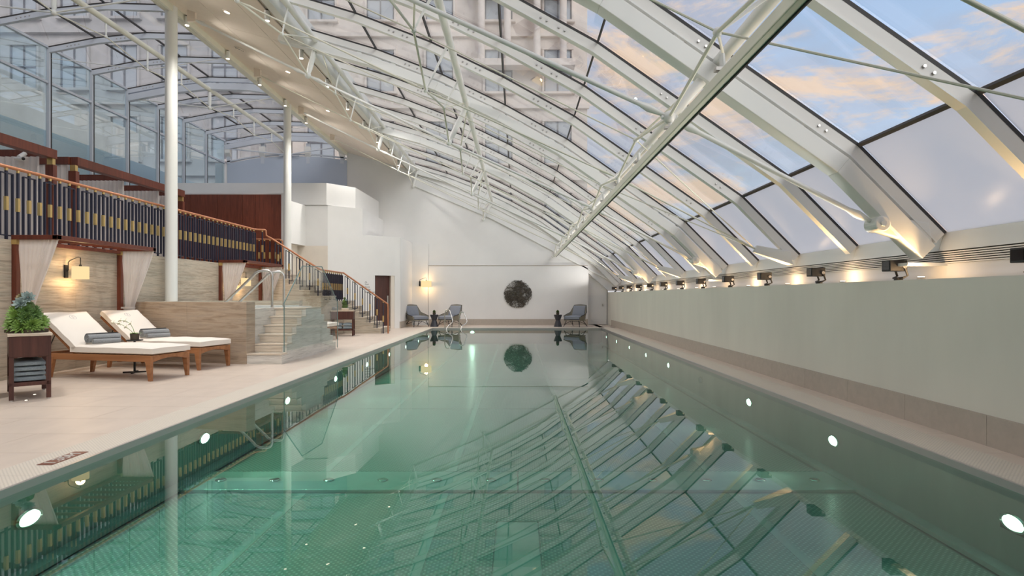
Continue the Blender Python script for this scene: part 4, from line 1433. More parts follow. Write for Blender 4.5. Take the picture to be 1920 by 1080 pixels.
lamp('POINT', (-0.02, 0.0, 0.07), 3.0, (1, 0.66, 0.36), 0.03, parent=ul)
ul.location = (3.98, YR[6], 1.30)
for i in range(7, len(YR) - 1):
    o = copy_tree(ul, (3.98, YR[i], 1.30) if (i - 7) % 4 else (3.84, YR[i] - 0.13, 1.30), label='small warm ledge uplight at the foot of the %s rafter from the near end' % ORD[i - 5])
copy_tree(ul, (3.98, YR[5], 1.30), label='small warm ledge uplight at the foot of the first rafter from the near end')

# ================================================================== POOL LIGHTS


def pool_light(x, y, z, s_, lab, on=True):
    root = thing('pool_light', lab, 'light', (x, y, z), group='underwater lights on the pool walls')
    mt = Matrix.Rotation(PI / 2 * s_, 4, 'Y')
    MB().lathe([(0.0, 0.0), (0.098, 0.0), (0.104, 0.008), (0.09, 0.018), (0.078, 0.012)], n=28, cap=False).xf(Matrix.Diagonal((1, 1, 0.55, 1)) @ mt).build('bezel', M['chrome'], root, smooth=True, local=True)
    MB().lathe([(0.0, 0.02), (0.05, 0.018), (0.078, 0.012)], n=24, cap=False).xf(Matrix.Diagonal((1, 1, 0.55, 1)) @ mt).build('lens', M['pool_lamp' if on else 'city_glass'], root, smooth=True, local=True)
    if on:
        lamp('SPOT', (s_ * 0.06, 0, 0), 22, (1, 0.98, 0.86), 0.04, parent=root, direction=(s_, -0.25, 0.0), angle=80, blend=1.0)


names = ['first', 'second', 'third', 'fourth', 'fifth', 'sixth', 'seventh', 'eighth', 'ninth']
for k in range(9):
    y = 3.66 + 2.05 * k
    if y > 20.9:
        break
    pool_light(-PX + 0.001, y, -0.235, 1, 'round underwater light, the %s from the near end of the left pool wall' % names[k])
    pool_light(PX - 0.001, y - 0.06, -0.245, -1, 'round underwater light, the %s from the near end of the right pool wall' % names[k], on=(k != 3))
rt = thing('pool_light', 'round underwater light on the far pool wall below the ladder', 'light', (-1.62, PF - 0.001, -0.1))
mt = Matrix.Rotation(PI / 2, 4, 'X')
MB().lathe([(0.0, 0.0), (0.098, 0.0), (0.104, 0.008), (0.09, 0.018), (0.078, 0.012)], n=28, cap=False).xf(Matrix.Diagonal((1, 1, 0.55, 1)) @ mt).build('bezel', M['chrome'], rt, smooth=True, local=True)
MB().lathe([(0.0, 0.02), (0.05, 0.018), (0.078, 0.012)], n=24, cap=False).xf(Matrix.Diagonal((1, 1, 0.55, 1)) @ mt).build('lens', M['pool_lamp'], rt, smooth=True, local=True)
rt.location.z = -0.15
lamp('SPOT', (0, -0.06, 0), 20, (1, 0.98, 0.86), 0.05, parent=rt, direction=(0, -1, -0.1), angle=130, blend=0.7)

# depth plaques
pq = thing('depth_plaque', 'brown depth plaque set into the left pool grate', 'plaque', (-3.21, 4.15, 0.002))
MB().box(-0.052, 0.052, -0.17, 0.17, 0.0, 0.003).build('plate', M['plaque'], pq, local=True)
text_obj('lettering', '1.35M', 0.11, M['letter'], pq, Matrix.Translation((0.037, -0.15, 0.004)) @ Matrix.Rotation(PI / 2, 4, 'Z'))
ds = thing('depth_sign', 'dark green depth sign on the right pool wall at the frame edge', 'sign', (PX - 0.002, 3.70, -0.262))
MB().box(-0.004, 0.0, -0.36, 0.0, -0.042, 0.042).build('plate', M['sign_dark'], ds, local=True)
text_obj('lettering', '1.35M', 0.055, M['letter'], ds, Matrix.Translation((-0.006, -0.02, -0.02)) @ Matrix.Rotation(-PI / 2, 4, 'Z') @ Matrix.Rotation(PI / 2, 4, 'X'))

# pool ladder
ld = thing('pool_ladder', 'pair of bent polished grab rails at the far end of the pool', 'ladder', (-2.4, PF, 0))
for dx, yy in ((0.0, PF + 0.1), (0.50, PF + 0.28)):
    x = -2.62 + dx
    k = 1.0 if dx == 0 else 0.86
    pts = [(x, yy, 0.0), (x, yy, 0.5 * k), (x + 0.02, yy, 0.60 * k), (x + 0.07, yy, 0.655 * k), (x + 0.13, yy, 0.66 * k), (x + 0.18, yy, 0.62 * k), (x + 0.29, yy - 0.06, 0.28 * k), (x + 0.28, yy - 0.1, 0.2 * k), (x + 0.13, yy - 0.25, 0.06), (x + 0.09, yy - 0.3, -0.02), (x + 0.12, yy - 0.32, -0.4)]
    MB().path(pts, 0.019, 10).build('rail', M['chrome'], ld, smooth=True)
    MB().tube((x, yy, 0.0), (x, yy, 0.015), 0.04, n=14).build('flange', M['chrome'], ld)
MB().box(-2.5, -2.03, PF - 0.12, PF - 0.02, -0.24, -0.22).build('tread', M['chrome'], ld)

# floor uplights under console
for k, (x, y) in enumerate(((-5.40, 6.45), (-5.62, 6.83))):
    o = thing('floor_light', 'small round recessed floor light under the console, the %s one' % ('nearer', 'farther')[k], 'light', (x, y, 0))
    MB().tube((0, 0, -0.002), (0, 0, 0.003), 0.022, n=14).build('ring', M['satin'], o, local=True)
    MB().tube((0, 0, 0.003), (0, 0, 0.005), 0.012, n=12).build('lens', M['bulb'], o, local=True)

# ================================================================== LOUNGERS


def cushion_mb(x0, x1, y0, y1, z0, z1, nx=14, ny=8, crown=0.012, rnd=0.03):
    """soft slab: rounded edges, slightly crowned and creased"""
    mb = MB()
    nu, nv_ = nx, ny
    pts, fs = [], []

    def sup(t, e=0.25):
        c = abs(t)
        return max(0.0, 1 - c ** 10) ** e
    for side in (1, -1):
        for j in range(nv_ + 1):
            for i in range(nu + 1):
                u, v = -1 + 2 * i / nu, -1 + 2 * j / nv_
                ee = min(sup(u), sup(v))
                zc = (z0 + z1) / 2
                h = (z1 - z0) / 2
                x = (x0 + x1) / 2 + u * (x1 - x0) / 2
                y = (y0 + y1) / 2 + v * (y1 - y0) / 2
                z = zc + side * h * (0.62 + 0.38 * ee) + (side == 1) * crown * (1 - u * u) * (1 - v * v) * 1.2 + (side == 1) * 0.003 * math.sin(9 * u + 4 * v)
                pts.append((x, y, z))
    n1_ = (nu + 1) * (nv_ + 1)
    for s_ in (0, 1):
        for j in range(nv_):
            for i in range(nu):
                k = s_ * n1_ + j * (nu + 1) + i
                q = (k, k + 1, k + nu + 2, k + nu + 1)
                fs.append(q if s_ == 0 else tuple(reversed(q)))
    for i in range(nu):
        fs.append((i, i + n1_, i + 1 + n1_, i + 1))
        k = nv_ * (nu + 1) + i
        fs.append((k, k + 1, k + 1 + n1_, k + n1_))
    for j in range(nv_):
        k = j * (nu + 1)
        fs.append((k, k + nu + 1, k + nu + 1 + n1_, k + n1_))
        k += nu
        fs.append((k, k + n1_, k + nu + 1 + n1_, k + nu + 1))
    return mb.poly(pts, fs)


def leg_mb(x, y, sx):
    a = 0.026
    return MB().hexa([(x + sx * .075 - .02, y - .022, 0), (x + sx * .075 + .02, y - .022, 0), (x + sx * .075 + .02, y + .022, 0), (x + sx * .075 - .02, y + .022, 0)],
                     [(x - .045, y - a, 0.30), (x + .045, y - a, 0.30), (x + .045, y + a, 0.30), (x - .045, y + a, 0.30)])


def make_lounger(lab, loc, rz):
    r = thing('sun_lounger', lab, 'sun lounger', loc, rz, 'teak sun loungers with cream mattresses')
    L_, W_ = 1.98, 0.64           # x: 0 foot .. -L head
    for y in (0.0, W_):
        MB().box(-L_ + 0.05, 0, y - 0.02, y + 0.02, 0.26, 0.345).build('side_rail', M['teak'], r, bevel=0.004, local=True)
    cr = MB()
    nseg = 8
    for i in range(nseg):
        y0, y1 = 0.02 + (W_ - 0.04) * i / nseg, 0.02 + (W_ - 0.04) * (i + 1) / nseg
        f = lambda yy: 0.255 + 0.045 * math.sin(PI * (yy - 0.02) / (W_ - 0.04))
        cr.hexa([(-.045, y0, f(y0)), (0, y0, f(y0)), (0, y1, f(y1)), (-.045, y1, f(y1))], [(-.045, y0, .345), (0, y0, .345), (0, y1, .345), (-.045, y1, .345)])
    cr.build('end_rail', M['teak'], r, local=True)
    MB().box(-L_ + 0.05, -L_ + 0.09, 0.02, W_ - 0.02, 0.26, 0.345).build('end_rail', M['teak'], r, local=True)
    for x, sx in ((-0.05, 0.35), (-L_ + 0.30, -0.6)):
        for y in (0.0, W_):
            leg_mb(x, y, sx).build('leg', M['teak'], r, bevel=0.003, local=True)
    for k in range(12):
        x = -0.09 - k * 0.105
        MB().box(x - 0.06, x, 0.02, W_ - 0.02, 0.325, 0.343).build('slat', M['teak'], r, local=True)
    for k in range(3):
        x = -1.5 - k * 0.13
        MB().box(x - 0.04, x, 0.02, W_ - 0.02, 0.30, 0.32).build('slat', M['teak'], r, local=True)
    ang = math.radians(38)
    rot = Matrix.Translation((-1.33, 0, 0.35)) @ Matrix.Rotation(ang, 4, 'Y')
    bf = MB()
    for y in (0.03, W_ - 0.03):
        bf.box(-0.74, 0, y - 0.016, y + 0.016, -0.012, 0.03)
    bf.box(-0.74, -0.70, 0.03, W_ - 0.03, -0.01, 0.025)
    bf.xf(rot).build('backrest_frame', M['teak'], r, local=True)
    for k in range(5):
        MB().box(-0.13 - k * 0.13, -0.07 - k * 0.13, 0.04, W_ - 0.04, 0.0, 0.014).xf(rot).build('slat', M['teak'], r, local=True)
    MB().tube((-1.33 - 0.45 * math.cos(ang), 0.05, 0.35 + 0.45 * math.sin(ang)), (-1.86, 0.05, 0.31), 0.007, n=6).build('prop', M['black'], r, local=True)
    cushion_mb(-1.36, 0.015, -0.015, W_ + 0.015, 0.347, 0.462, 26, 12).build('mattress', M['canvas'], r, smooth=True, local=True)
    cushion_mb(-0.76, 0.0, -0.015, W_ + 0.015, 0.03, 0.14, 18, 12).xf(rot).build('back_mattress', M['canvas'], r, smooth=True, local=True)
    em = MB()
    for i in range(20):
        a0, a1 = 2 * PI * i / 20, 2 * PI * (i + 0.7) / 20
        em.bar((-0.60 + 0.045 * math.cos(a0), W_ / 2 + 0.045 * math.sin(a0), 0.153), (-0.60 + 0.045 * math.cos(a1), W_ / 2 + 0.045 * math.sin(a1), 0.153), 0.003, 0.002)
    for k in range(3):
        em.bar((-0.62 + k * 0.02, W_ / 2 - 0.012, 0.154), (-0.62 + k * 0.02, W_ / 2 + 0.012, 0.154), 0.003, 0.002)
    em.xf(rot).build('emblem', M['cushion'], r, local=True, label='small round embroidered emblem')
    return r


TH = -math.radians(13)
lo1 = make_lounger('teak lounger with cream mattress and towels, beside the dark console', (-4.92, 7.90, 0), TH)
lo2 = copy_tree(lo1, (-4.90, 9.07, 0), TH, 'teak lounger with cream mattress and towels, beside the raised tub')
lo3 = copy_tree(lo1, (-4.84, 15.05, 0), TH * 0.3, 'teak lounger with cream mattress mostly hidden behind the raised tub')


def on_lounger(base, th, x, y):
    c, s = math.cos(th), math.sin(th)
    return (base[0] + c * x - s * y, base[1] + s * x + c * y)


def roll_mb(r, length, th=0.011):
    """towel rolled in a spiral, axis along x"""
    mb = MB()
    turns = 3.2
    n = 64
    inner, outer = [], []
    for i in range(n + 1):
        a = turns * 2 * PI * i / n
        rr = 0.006 + (r - 0.006) * (i / n)
        sq = 0.93
        outer.append((rr * math.cos(a), rr * math.sin(a) * sq))
        r2 = max(0.001, rr - th * 0.86)
        inner.append((r2 * math.cos(a), r2 * math.sin(a) * sq))
    pts = []
    for x in (0, length):
        for p in outer:
            pts.append((x, p[0], p[1]))
        for p in inner:
            pts.append((x, p[0], p[1]))
    k = n + 1
    fs = []
    for i in range(n):
        fs.append((i, i + 1, 2 * k + i + 1, 2 * k + i))
        fs.append((k + i, 2 * k + k + i, 2 * k + k + i + 1, k + i + 1))
        fs.append((i, k + i, k + i + 1, i + 1))
        fs.append((2 * k + i, 2 * k + i + 1, 3 * k + i + 1, 3 * k + i))
    return mb.poly(pts, fs)


for li, base in enumerate(((-4.92, 7.90), (-4.90, 9.07))):
    who = ('lounger beside the console', 'lounger beside the raised tub')[li]
    x, y = on_lounger(base, TH, -1.22, 0.12)
    o = roll_mb(0.078, 0.42).build('rolled_towel', M['towel'], None, smooth=True)
    o.location = (x, y, 0.551)
    o.rotation_euler = (0, 0, math.radians(62))
    tag(o, 'thick rolled grey towel on the ' + who, 'towel', 'rolled grey towels')
    x, y = on_lounger(base, TH, -1.06, 0.07)
    o = roll_mb(0.045, 0.34).build('rolled_towel', M['towel'], None, smooth=True)
    o.location = (x, y, 0.517)
    o.rotation_euler = (0, 0, math.radians(56))
    tag(o, 'thin rolled grey towel on the ' + who, 'towel', 'rolled grey towels')

# small pedestal table with orchid between the loungers
PT = (-5.74, 8.80)
pt = thing('pedestal_table', 'small black pedestal table with a cross foot between the loungers', 'table', (PT[0], PT[1], 0))
pf = MB()
for a in (20, 110):
    c, s = math.cos(math.radians(a)), math.sin(math.radians(a))
    pf.bar((-0.15 * c, -0.15 * s, 0.012), (0.15 * c, 0.15 * s, 0.012), 0.03, 0.02)
pf.build('cross_foot', M['black'], pt, local=True)
MB().tube((0, 0, 0.02), (0, 0, 0.48), 0.016, n=12).build('stem', M['black'], pt, smooth=True, local=True)
MB().tube((0, 0, 0.48), (0, 0, 0.495), 0.11, n=28).build('table_top', M['black'], pt, local=True)


def leaf_blade(mb, base, dirv, length, width, droop=0.3, n=5, thick=0.0):
    base, d = Vector(base), Vector(dirv).normalized()
    side = d.cross(Vector((0, 0, 1)))
    if side.length < 1e-3:
        side = Vector((1, 0, 0))
    side.normalize()
    pts = []
    for i in range(n + 1):
        t_ = i / n
        c = base + d * length * t_ + Vector((0, 0, -droop * length * t_ * t_))
        wv = width * math.sin(PI * min(1, 0.15 + 0.85 * t_)) ** 0.7 * 0.5 if i < n else 0.001
        pts += [c - side * wv, c + side * wv]
    k = len(mb.v)
    mb.v += [tuple(p) for p in pts]
    mb.f += [(k + 2 * i, k + 2 * i + 1, k + 2 * i + 3, k + 2 * i + 2) for i in range(n)]


orc = thing('potted_orchid', 'small potted orchid with pale flowers between the loungers', 'plant', (PT[0], PT[1], 0.496))
MB().lathe([(0.0, 0.0), (0.055, 0.0), (0.062, 0.09), (0.055, 0.09), (0.05, 0.075), (0.0, 0.075)], n=24, cap=False).build('pot', M['pot'], orc, smooth=True, local=True)
for a in (10, 75, 140, 200, 265, 320):
    mb = MB()
    leaf_blade(mb, (0, 0, 0.08), (math.cos(math.radians(a)), math.sin(math.radians(a)), 0.75), 0.12, 0.05, 0.5)
    mb.build('leaf', M['leaf'], orc, smooth=True, local=True)
for sx, pts in enumerate(([(0.0, 0, 0.08), (-0.02, 0, 0.16), (-0.06, -0.01, 0.24), (-0.13, -0.02, 0.285), (-0.2, -0.03, 0.29)], [(0.0, 0, 0.08), (-0.06, 0.01, 0.13), (-0.15, 0.03, 0.19), (-0.26, 0.04, 0.24), (-0.36, 0.05, 0.25)])):
    stm = MB().path(pts, 0.0035, 6).build('flower_stem', M['leaf'], orc, smooth=True, local=True)
    for q in pts[2:]:
        mb = MB()
        for j in range(5):
            a = 2 * PI * j / 5
            leaf_blade(mb, (q[0], q[1], q[2] + 0.004), (math.cos(a), 0.35, math.sin(a)), 0.046, 0.034, 0.1, 3)
        mb.build('flower', M['petal'], stm, local=True)

# ================================================================== CONSOLES


def make_console(lab, loc, rz, W_=0.36, D_=0.86, towels=True):
    r = thing('console_table', lab, 'table', loc, rz, 'dark walnut consoles with marble tops')
    HT = 0.735
    MB().box(-0.012, W_ + 0.012, -0.012, D_ + 0.012, HT - 0.028, HT).build('marble_top', M['marble'], r, bevel=0.003, local=True)
    MB().box(0, W_, 0, D_, HT - 0.26, HT - 0.029).build('body', M['dark_wood'], r, bevel=0.003, local=True)
    MB().box(0.006, W_ - 0.006, -0.006, 0.0, HT - 0.25, HT - 0.035).build('drawer', M['dark_wood'], r, local=True)
    for x in (0.0, W_ - 0.042):
        for y in (0.0, D_ - 0.042):
            lg = MB().box(x, x + 0.042, y, y + 0.042, 0.012, HT - 0.26).build('leg', M['dark_wood'], r, bevel=0.002, local=True)
            MB().box(x + 0.008, x + 0.034, y + 0.008, y + 0.034, 0.0, 0.012).build('glide', M['satin'], lg, local=True)
    MB().box(0.0, W_, 0.0, D_, 0.16, 0.20).build('shelf', M['dark_wood'], r, bevel=0.002, local=True)
    return r


RZ1 = math.atan2(0.233, 0.26)
co1 = make_console('dark walnut console with marble top and succulents at the left picture edge', (-5.51, 6.357, 0), RZ1)


def loc_in(base, rz, x, y):
    c, s = math.cos(rz), math.sin(rz)
    return (base[0] + c * x - s * y, base[1] + s * x + c * y)


zt_ = 0.202
for k in range(4):
    hgt = (0.055, 0.045, 0.05, 0.05)[k]
    mb = cushion_mb(0, 0.27, 0, 0.56, 0, hgt, 10, 14, crown=0.004 if k < 3 else 0.02)
    o = mb.build('folded_towel', M['towel_b'], None, smooth=True)
    p = loc_in((-5.51, 6.357), RZ1, 0.045, 0.05)
    o.location = (p[0], p[1], zt_)
    o.rotation_euler = (0, 0, RZ1 + (0.0, 0.02, -0.015, 0.01)[k])
    zt_ += hgt + 0.007
    tag(o, 'folded blue grey towel on the near console shelf, %s of the stack' % ('lowest', 'second from bottom', 'third from bottom', 'topmost')[k], 'towel', 'folded towels on the near console shelf')

# succulent arrangement


def rosette_mb(c, axis, R_, rings=4, per=9, wd=0.3, up=0.5):
    mb = MB()
    ax = Vector(axis).normalized()
    u = ax.orthogonal().normalized()
    v = ax.cross(u)
    c = Vector(c)
    for j in range(rings):
        fr = (j + 1) / rings
        for i in range(per):
            a = 2 * PI * (i + 0.5 * (j % 2)) / per + random.uniform(-0.1, 0.1)
            rad = u * math.cos(a) + v * math.sin(a)
            el = (1 - fr) * 1.25 + 0.15
            d = (rad * math.cos(el) + ax * math.sin(el)).normalized()
            ln = R_ * (0.45 + 0.55 * fr) * random.uniform(0.9, 1.1)
            sd = ax.cross(rad).normalized()
            b0 = c + rad * R_ * 0.06
            mid = b0 + d * ln * 0.6
            tip = b0 + d * ln + ax * ln * 0.12
            w_ = ln * wd
            t_ = ax * ln * 0.10
            mb.poly([b0, mid - sd * w_ * 0.5, mid + sd * w_ * 0.5, tip, mid - t_, mid + t_ * 0.4],
                    [(0, 1, 5), (0, 5, 2), (1, 3, 5), (5, 3, 2), (0, 4, 1), (0, 2, 4), (1, 4, 3), (4, 2, 3)])
    return mb


bx, by = loc_in((-5.51, 6.357), RZ1, 0.16, 0.30)
sa = thing('succulent_arrangement', 'tall arrangement of green and blue succulents in a low tray on the near console', 'plant', (bx, by, 0.736))
MB().box(-0.15, 0.15, -0.13, 0.13, 0, 0.035).build('tray', M['pot'], sa, bevel=0.006, local=True)
MB().lathe([(0.0, 0.03), (0.13, 0.03), (0.12, 0.12), (0.09, 0.22), (0.06, 0.34), (0.0, 0.38)], n=16, cap=False).build('moss_core', M['moss'], sa, smooth=True, local=True)
specs = [(-0.10, -0.10, 0.10, 0.105, 'leaf'), (0.03, -0.13, 0.08, 0.10, 'leaf'), (0.14, -0.08, 0.09, 0.10, 'leaf'), (-0.14, -0.02, 0.19, 0.10, 'leaf'), (-0.03, -0.12, 0.18, 0.105, 'leaf'),
         (0.08, -0.10, 0.17, 0.09, 'leaf_d'), (0.12, -0.02, 0.2, 0.085, 'leaf_d'), (-0.07, -0.09, 0.245, 0.085, 'leaf'), (0.05, -0.08, 0.25, 0.08, 'leaf_d'), (-0.02, -0.08, 0.33, 0.075, 'leaf_blue'),
         (-0.05, -0.02, 0.40, 0.06, 'leaf_bronze'), (0.04, -0.03, 0.40, 0.07, 'leaf_blue'), (-0.07, -0.04, 0.31, 0.06, 'leaf_bronze'), (-0.1, 0.09, 0.12, 0.1, 'leaf'), (0.1, 0.1, 0.13, 0.1, 'leaf'), (0.0, 0.1, 0.25, 0.09, 'leaf_d'), (0.17, 0.02, 0.1, 0.09, 'leaf')]
for x, y, z, r_, mt_ in specs:
    big = mt_ in ('leaf', 'leaf_d')
    rosette_mb((x * 0.85, y * 0.85, z), (x + 0.07, y - 0.12, 0.10), r_, 5 if big else 4, 11 if big else 8, 0.32 if big else 0.6).build('rosette', M[mt_], sa, local=True)

RZ2 = math.radians(8)
C2 = (-5.31, 16.72)
co2 = make_console('dark walnut console with marble top and grey cushions beside the far stair', (C2[0], C2[1], 0), RZ2 + PI / 2 * 0, 0.62, 0.34)
px_, py_ = loc_in(C2, RZ2, 0.36, 0.17)
pl = thing('moss_topiary', 'small mossy plant sculpture standing on the far console', 'plant', (px_, py_, 0.736))
MB().lathe([(0.0, 0.0), (0.10, 0.0), (0.11, 0.05), (0.08, 0.07), (0, 0.07)], n=16, cap=False).build('bowl', M['marble'], pl, smooth=True, local=True)
for z, r_ in ((0.10, 0.085), (0.19, 0.07), (0.27, 0.055), (0.34, 0.04)):
    MB().ball((0.01 * math.sin(z * 30), 0, z), r_, 12, 8).build('moss_ball', M['moss'], pl, smooth=True, local=True)
for j in range(7):
    a = j * 0.9
    rosette_mb((0.07 * math.cos(a), 0.07 * math.sin(a), 0.09 + 0.035 * j), (math.cos(a), math.sin(a), 0.4), 0.045, 3, 8, 0.4).build('rosette', M['leaf' if j % 2 else 'leaf_blue'], pl, local=True)
px_, py_ = loc_in(C2, RZ2, 0.06, 0.12)
o = roll_mb(0.055, 0.3).build('rolled_towel', M['towel'], None)
o.location = (px_, py_, 0.79)
o.rotation_euler = (0, 0, PI / 2 + 0.2)
tag(o, 'rolled grey towel lying on the far console', 'towel', 'rolled grey towels')
k = 0
for zz_, xx in ((0.203, 0.05), (0.203, 0.33), (0.294, 0.06), (0.294, 0.33)):
    o = cushion_mb(0, 0.24, 0, 0.25, 0, 0.075, 8, 8, crown=0.012).build('folded_towel', M['towel_b'], None, smooth=True)
    px_, py_ = loc_in(C2, RZ2, xx, 0.045)
    o.location = (px_, py_, zz_)
    o.rotation_euler = (0, 0, RZ2)
    tag(o, 'folded blue grey towel on the far console shelf, %s' % ('bottom of its left stack', 'bottom of its right stack', 'top of its left stack', 'top of its right stack')[k], 'towel', 'folded towels on the far console shelf')
    k += 1

# ================================================================== ARMCHAIRS


def make_armchair(lab, loc, rz):
    """faces -y"""
    r = thing('armchair', lab, 'armchair', loc, rz, 'woven grey armchairs at the far end of the pool')
    # shell: back wrapping into sloping arms
    w_, zb, zt_ = 0.36, 0.26, 0.80
    prof = [(-w_, -0.30, 0.40), (-w_ - 0.02, -0.02, 0.46), (-w_ + 0.02, 0.22, 0.53), (-0.25, 0.38, 0.80), (0, 0.41, 0.82), (0.25, 0.38, 0.80), (w_ - 0.02, 0.22, 0.53), (w_ + 0.02, -0.02, 0.46), (w_, -0.30, 0.40)]
    bot = [(-0.33, -0.34, 0.27), (-0.33, -0.05, 0.24), (-0.30, 0.12, 0.22), (-0.22, 0.19, 0.24), (0, 0.21, 0.24), (0.22, 0.19, 0.24), (0.30, 0.12, 0.22), (0.33, -0.05, 0.24), (0.33, -0.34, 0.27)]
    mb = MB()
    n = len(prof)
    pts = prof + bot + [(p[0] * 0.95, p[1] - 0.02, p[2]) for p in prof] + [(p[0] * 0.93, p[1] - 0.02, p[2] + 0.01) for p in bot]
    fs = []
    for i in range(n - 1):
        fs += [(i, i + 1, n + i + 1, n + i), (2 * n + i, 3 * n + i, 3 * n + i + 1, 2 * n + i + 1), (i, 2 * n + i, 2 * n + i + 1, i + 1), (n + i, n + i + 1, 3 * n + i + 1, 3 * n + i)]
    fs += [(0, n, 3 * n, 2 * n), (n - 1, 3 * n - 1, 4 * n - 1, 2 * n - 1)]
    mb.poly(pts, fs).build('woven_shell', M['wicker'], r, local=True)
    MB().path(prof, 0.013, 8).build('rim', M['black'], r, smooth=True, local=True)
    MB().box(-0.32, 0.32, -0.35, 0.19, 0.235, 0.265).build('seat_frame', M['wicker'], r, local=True)
    cushion_mb(-0.31, 0.31, -0.36, 0.20, 0.265, 0.40, 12, 12, 0.02).build('seat_cushion', M['cushion'], r, smooth=True, local=True)
    mt_ = Matrix.Translation((0, 0.20, 0.38)) @ Matrix.Rotation(math.radians(-22), 4, 'X')
    cushion_mb(-0.25, 0.25, 0.0, 0.42, -0.06, 0.06, 12, 12, 0.015).xf(mt_ @ Matrix.Rotation(PI / 2, 4, 'X')).build('back_cushion', M['cushion'], r, smooth=True, local=True)
    for sx in (-1, 1):
        MB().path([(sx * 0.25, -0.28, 0.245), (sx * 0.33, -0.36, 0.0)], 0.013, 8).build('leg', M['black'], r, local=True)
        MB().path([(sx * 0.22, 0.12, 0.245), (sx * 0.30, 0.36, 0.0)], 0.013, 8).build('leg', M['black'], r, local=True)
        MB().path([(sx * 0.315, -0.34, 0.07), (sx * 0.2, -0.1, 0.2), (sx * 0.29, 0.33, 0.06)], 0.009, 6).build('stretcher', M['black'], r, local=True)
    MB().path([(-0.2, -0.1, 0.2), (0.2, -0.1, 0.2)], 0.009, 6).build('stretcher', M['black'], r, local=True)
    return r


ac = make_armchair('woven armchair with grey cushions beside the corner of the white wall', (-3.80, 22.05, 0), math.radians(42))
copy_tree(ac, (-2.52, 22.15, 0), math.radians(-30), 'woven armchair with grey cushions behind the pool ladder')
copy_tree(ac, (2.20, 22.05, 0), math.radians(-32), 'woven armchair with grey cushions beside the white service door')
for k, x in enumerate((-3.11, 1.52)):
    where = ('between the two left armchairs', 'beside the lone right armchair')[k]
    o = thing('side_table', 'charcoal hourglass side table ' + where, 'table', (x, 21.95, 0), group='hourglass side tables')
    MB().lathe([(0.0, 0.0), (0.155, 0.0), (0.15, 0.02), (0.085, 0.24), (0.15, 0.42), (0.158, 0.44), (0.0, 0.44)], n=8, cap=False).build('body', M['table_dark'], o, local=True)
    MB().tube((0, 0, 0.44), (0, 0, 0.452), 0.15, n=24).build('table_top', M['table_dark'], o, local=True)
    p = thing('potted_cactus', 'small dark potted cactus on the hourglass table ' + where, 'plant', (x + (0.0, -0.01)[k], 21.95, 0.453), group='potted cacti')
    MB().lathe([(0.0, 0), (0.052, 0), (0.065, 0.075), (0.055, 0.075), (0.0, 0.065)], n=18, cap=False).build('pot', M['pot'], p, smooth=True, local=True)
    cm = MB()
    for j in range(14):
        a = 2 * PI * j / 14
        cm.poly([(0.035 * math.cos(a - .12), 0.035 * math.sin(a - .12), 0.065), (0.035 * math.cos(a + .12), 0.035 * math.sin(a + .12), 0.065), (0.062 * math.cos(a), 0.062 * math.sin(a), 0.11), (0.03 * math.cos(a), 0.03 * math.sin(a), 0.165), (0, 0, 0.175), (0, 0, 0.065)],
                [(0, 1, 2), (0, 2, 3), (1, 3, 2), (0, 3, 4, 5), (1, 5, 4, 3)])
    cm.build('cactus', M['moss'], p, local=True)

# ================================================================== WALL SCULPTURE
ws = thing('wall_sculpture', 'round sculpture of tangled dark twigs hanging on the far wall', 'sculpture', (0.02, YB - 0.09, 1.23))
R_ = 0.565
mb = MB()
rnd = random.Random(3)


def twig(x, y, a, ln, r, depth):
    pts = [(x, rnd.uniform(-0.02, 0.02), y)]
    steps = max(2, int(ln / 0.06))
    for i in range(steps):
        a += rnd.uniform(-0.22, 0.22)
        x += math.cos(a) * ln / steps
        y += math.sin(a) * ln / steps
        if x * x + y * y > R_ * R_:
            break
        pts.append((x, rnd.uniform(-0.025, 0.025), y))
        if depth and rnd.random() < 0.45:
            twig(x, y, a + rnd.choice((-1, 1)) * rnd.uniform(0.5, 1.0), ln * 0.5, r * 0.7, depth - 1)
    if len(pts) > 1:
        mb.path(pts, r, 5)


for k in range(64):
    a = rnd.uniform(0, 2 * PI)
    rr = R_ * math.sqrt(rnd.random()) * 0.97
    twig(rr * math.cos(a), rr * math.sin(a), rnd.uniform(0, 2 * PI), rnd.uniform(0.35, 0.8), rnd.uniform(0.007, 0.012), 2)
tw_m = pbsdf('dark bronze twigs', (0.075, 0.062, 0.045, 1), 0.5)
o = mb.build('twigs', tw_m, ws, local=True)
o['kind'] = 'stuff'
MB().tube((0, 0.0, 0), (0, 0.08, 0), 0.02, n=8).build('wall_fixing', M['black'], ws, local=True)

# cable hint lights, smoke detectors etc. on the soffit
for k, y in enumerate((9.0, 13.2, 18.6)):
    c = S0 + (S1 - S0) * 0.8
    o = thing('air_diffuser', 'round flush air diffuser in the beige soffit, the %s from the near end' % ORD[k], 'vent', (c.x, y, c.y - 0.008), group='round soffit diffusers')
    o.rotation_euler = (0, tilt, 0)
    for j in range(3):
        MB().lathe([(0.03 + j * 0.03, -0.006), (0.042 + j * 0.03, -0.012), (0.05 + j * 0.03, 0.0)], n=20, cap=False).build('ring', M['soffit'], o, smooth=True, local=True)
    MB().tube((0, 0, -0.002), (0, 0, 0.0), 0.1, n=20).build('back', M['gasket'], o, local=True)

# ================================================================== THE CITY OUTSIDE


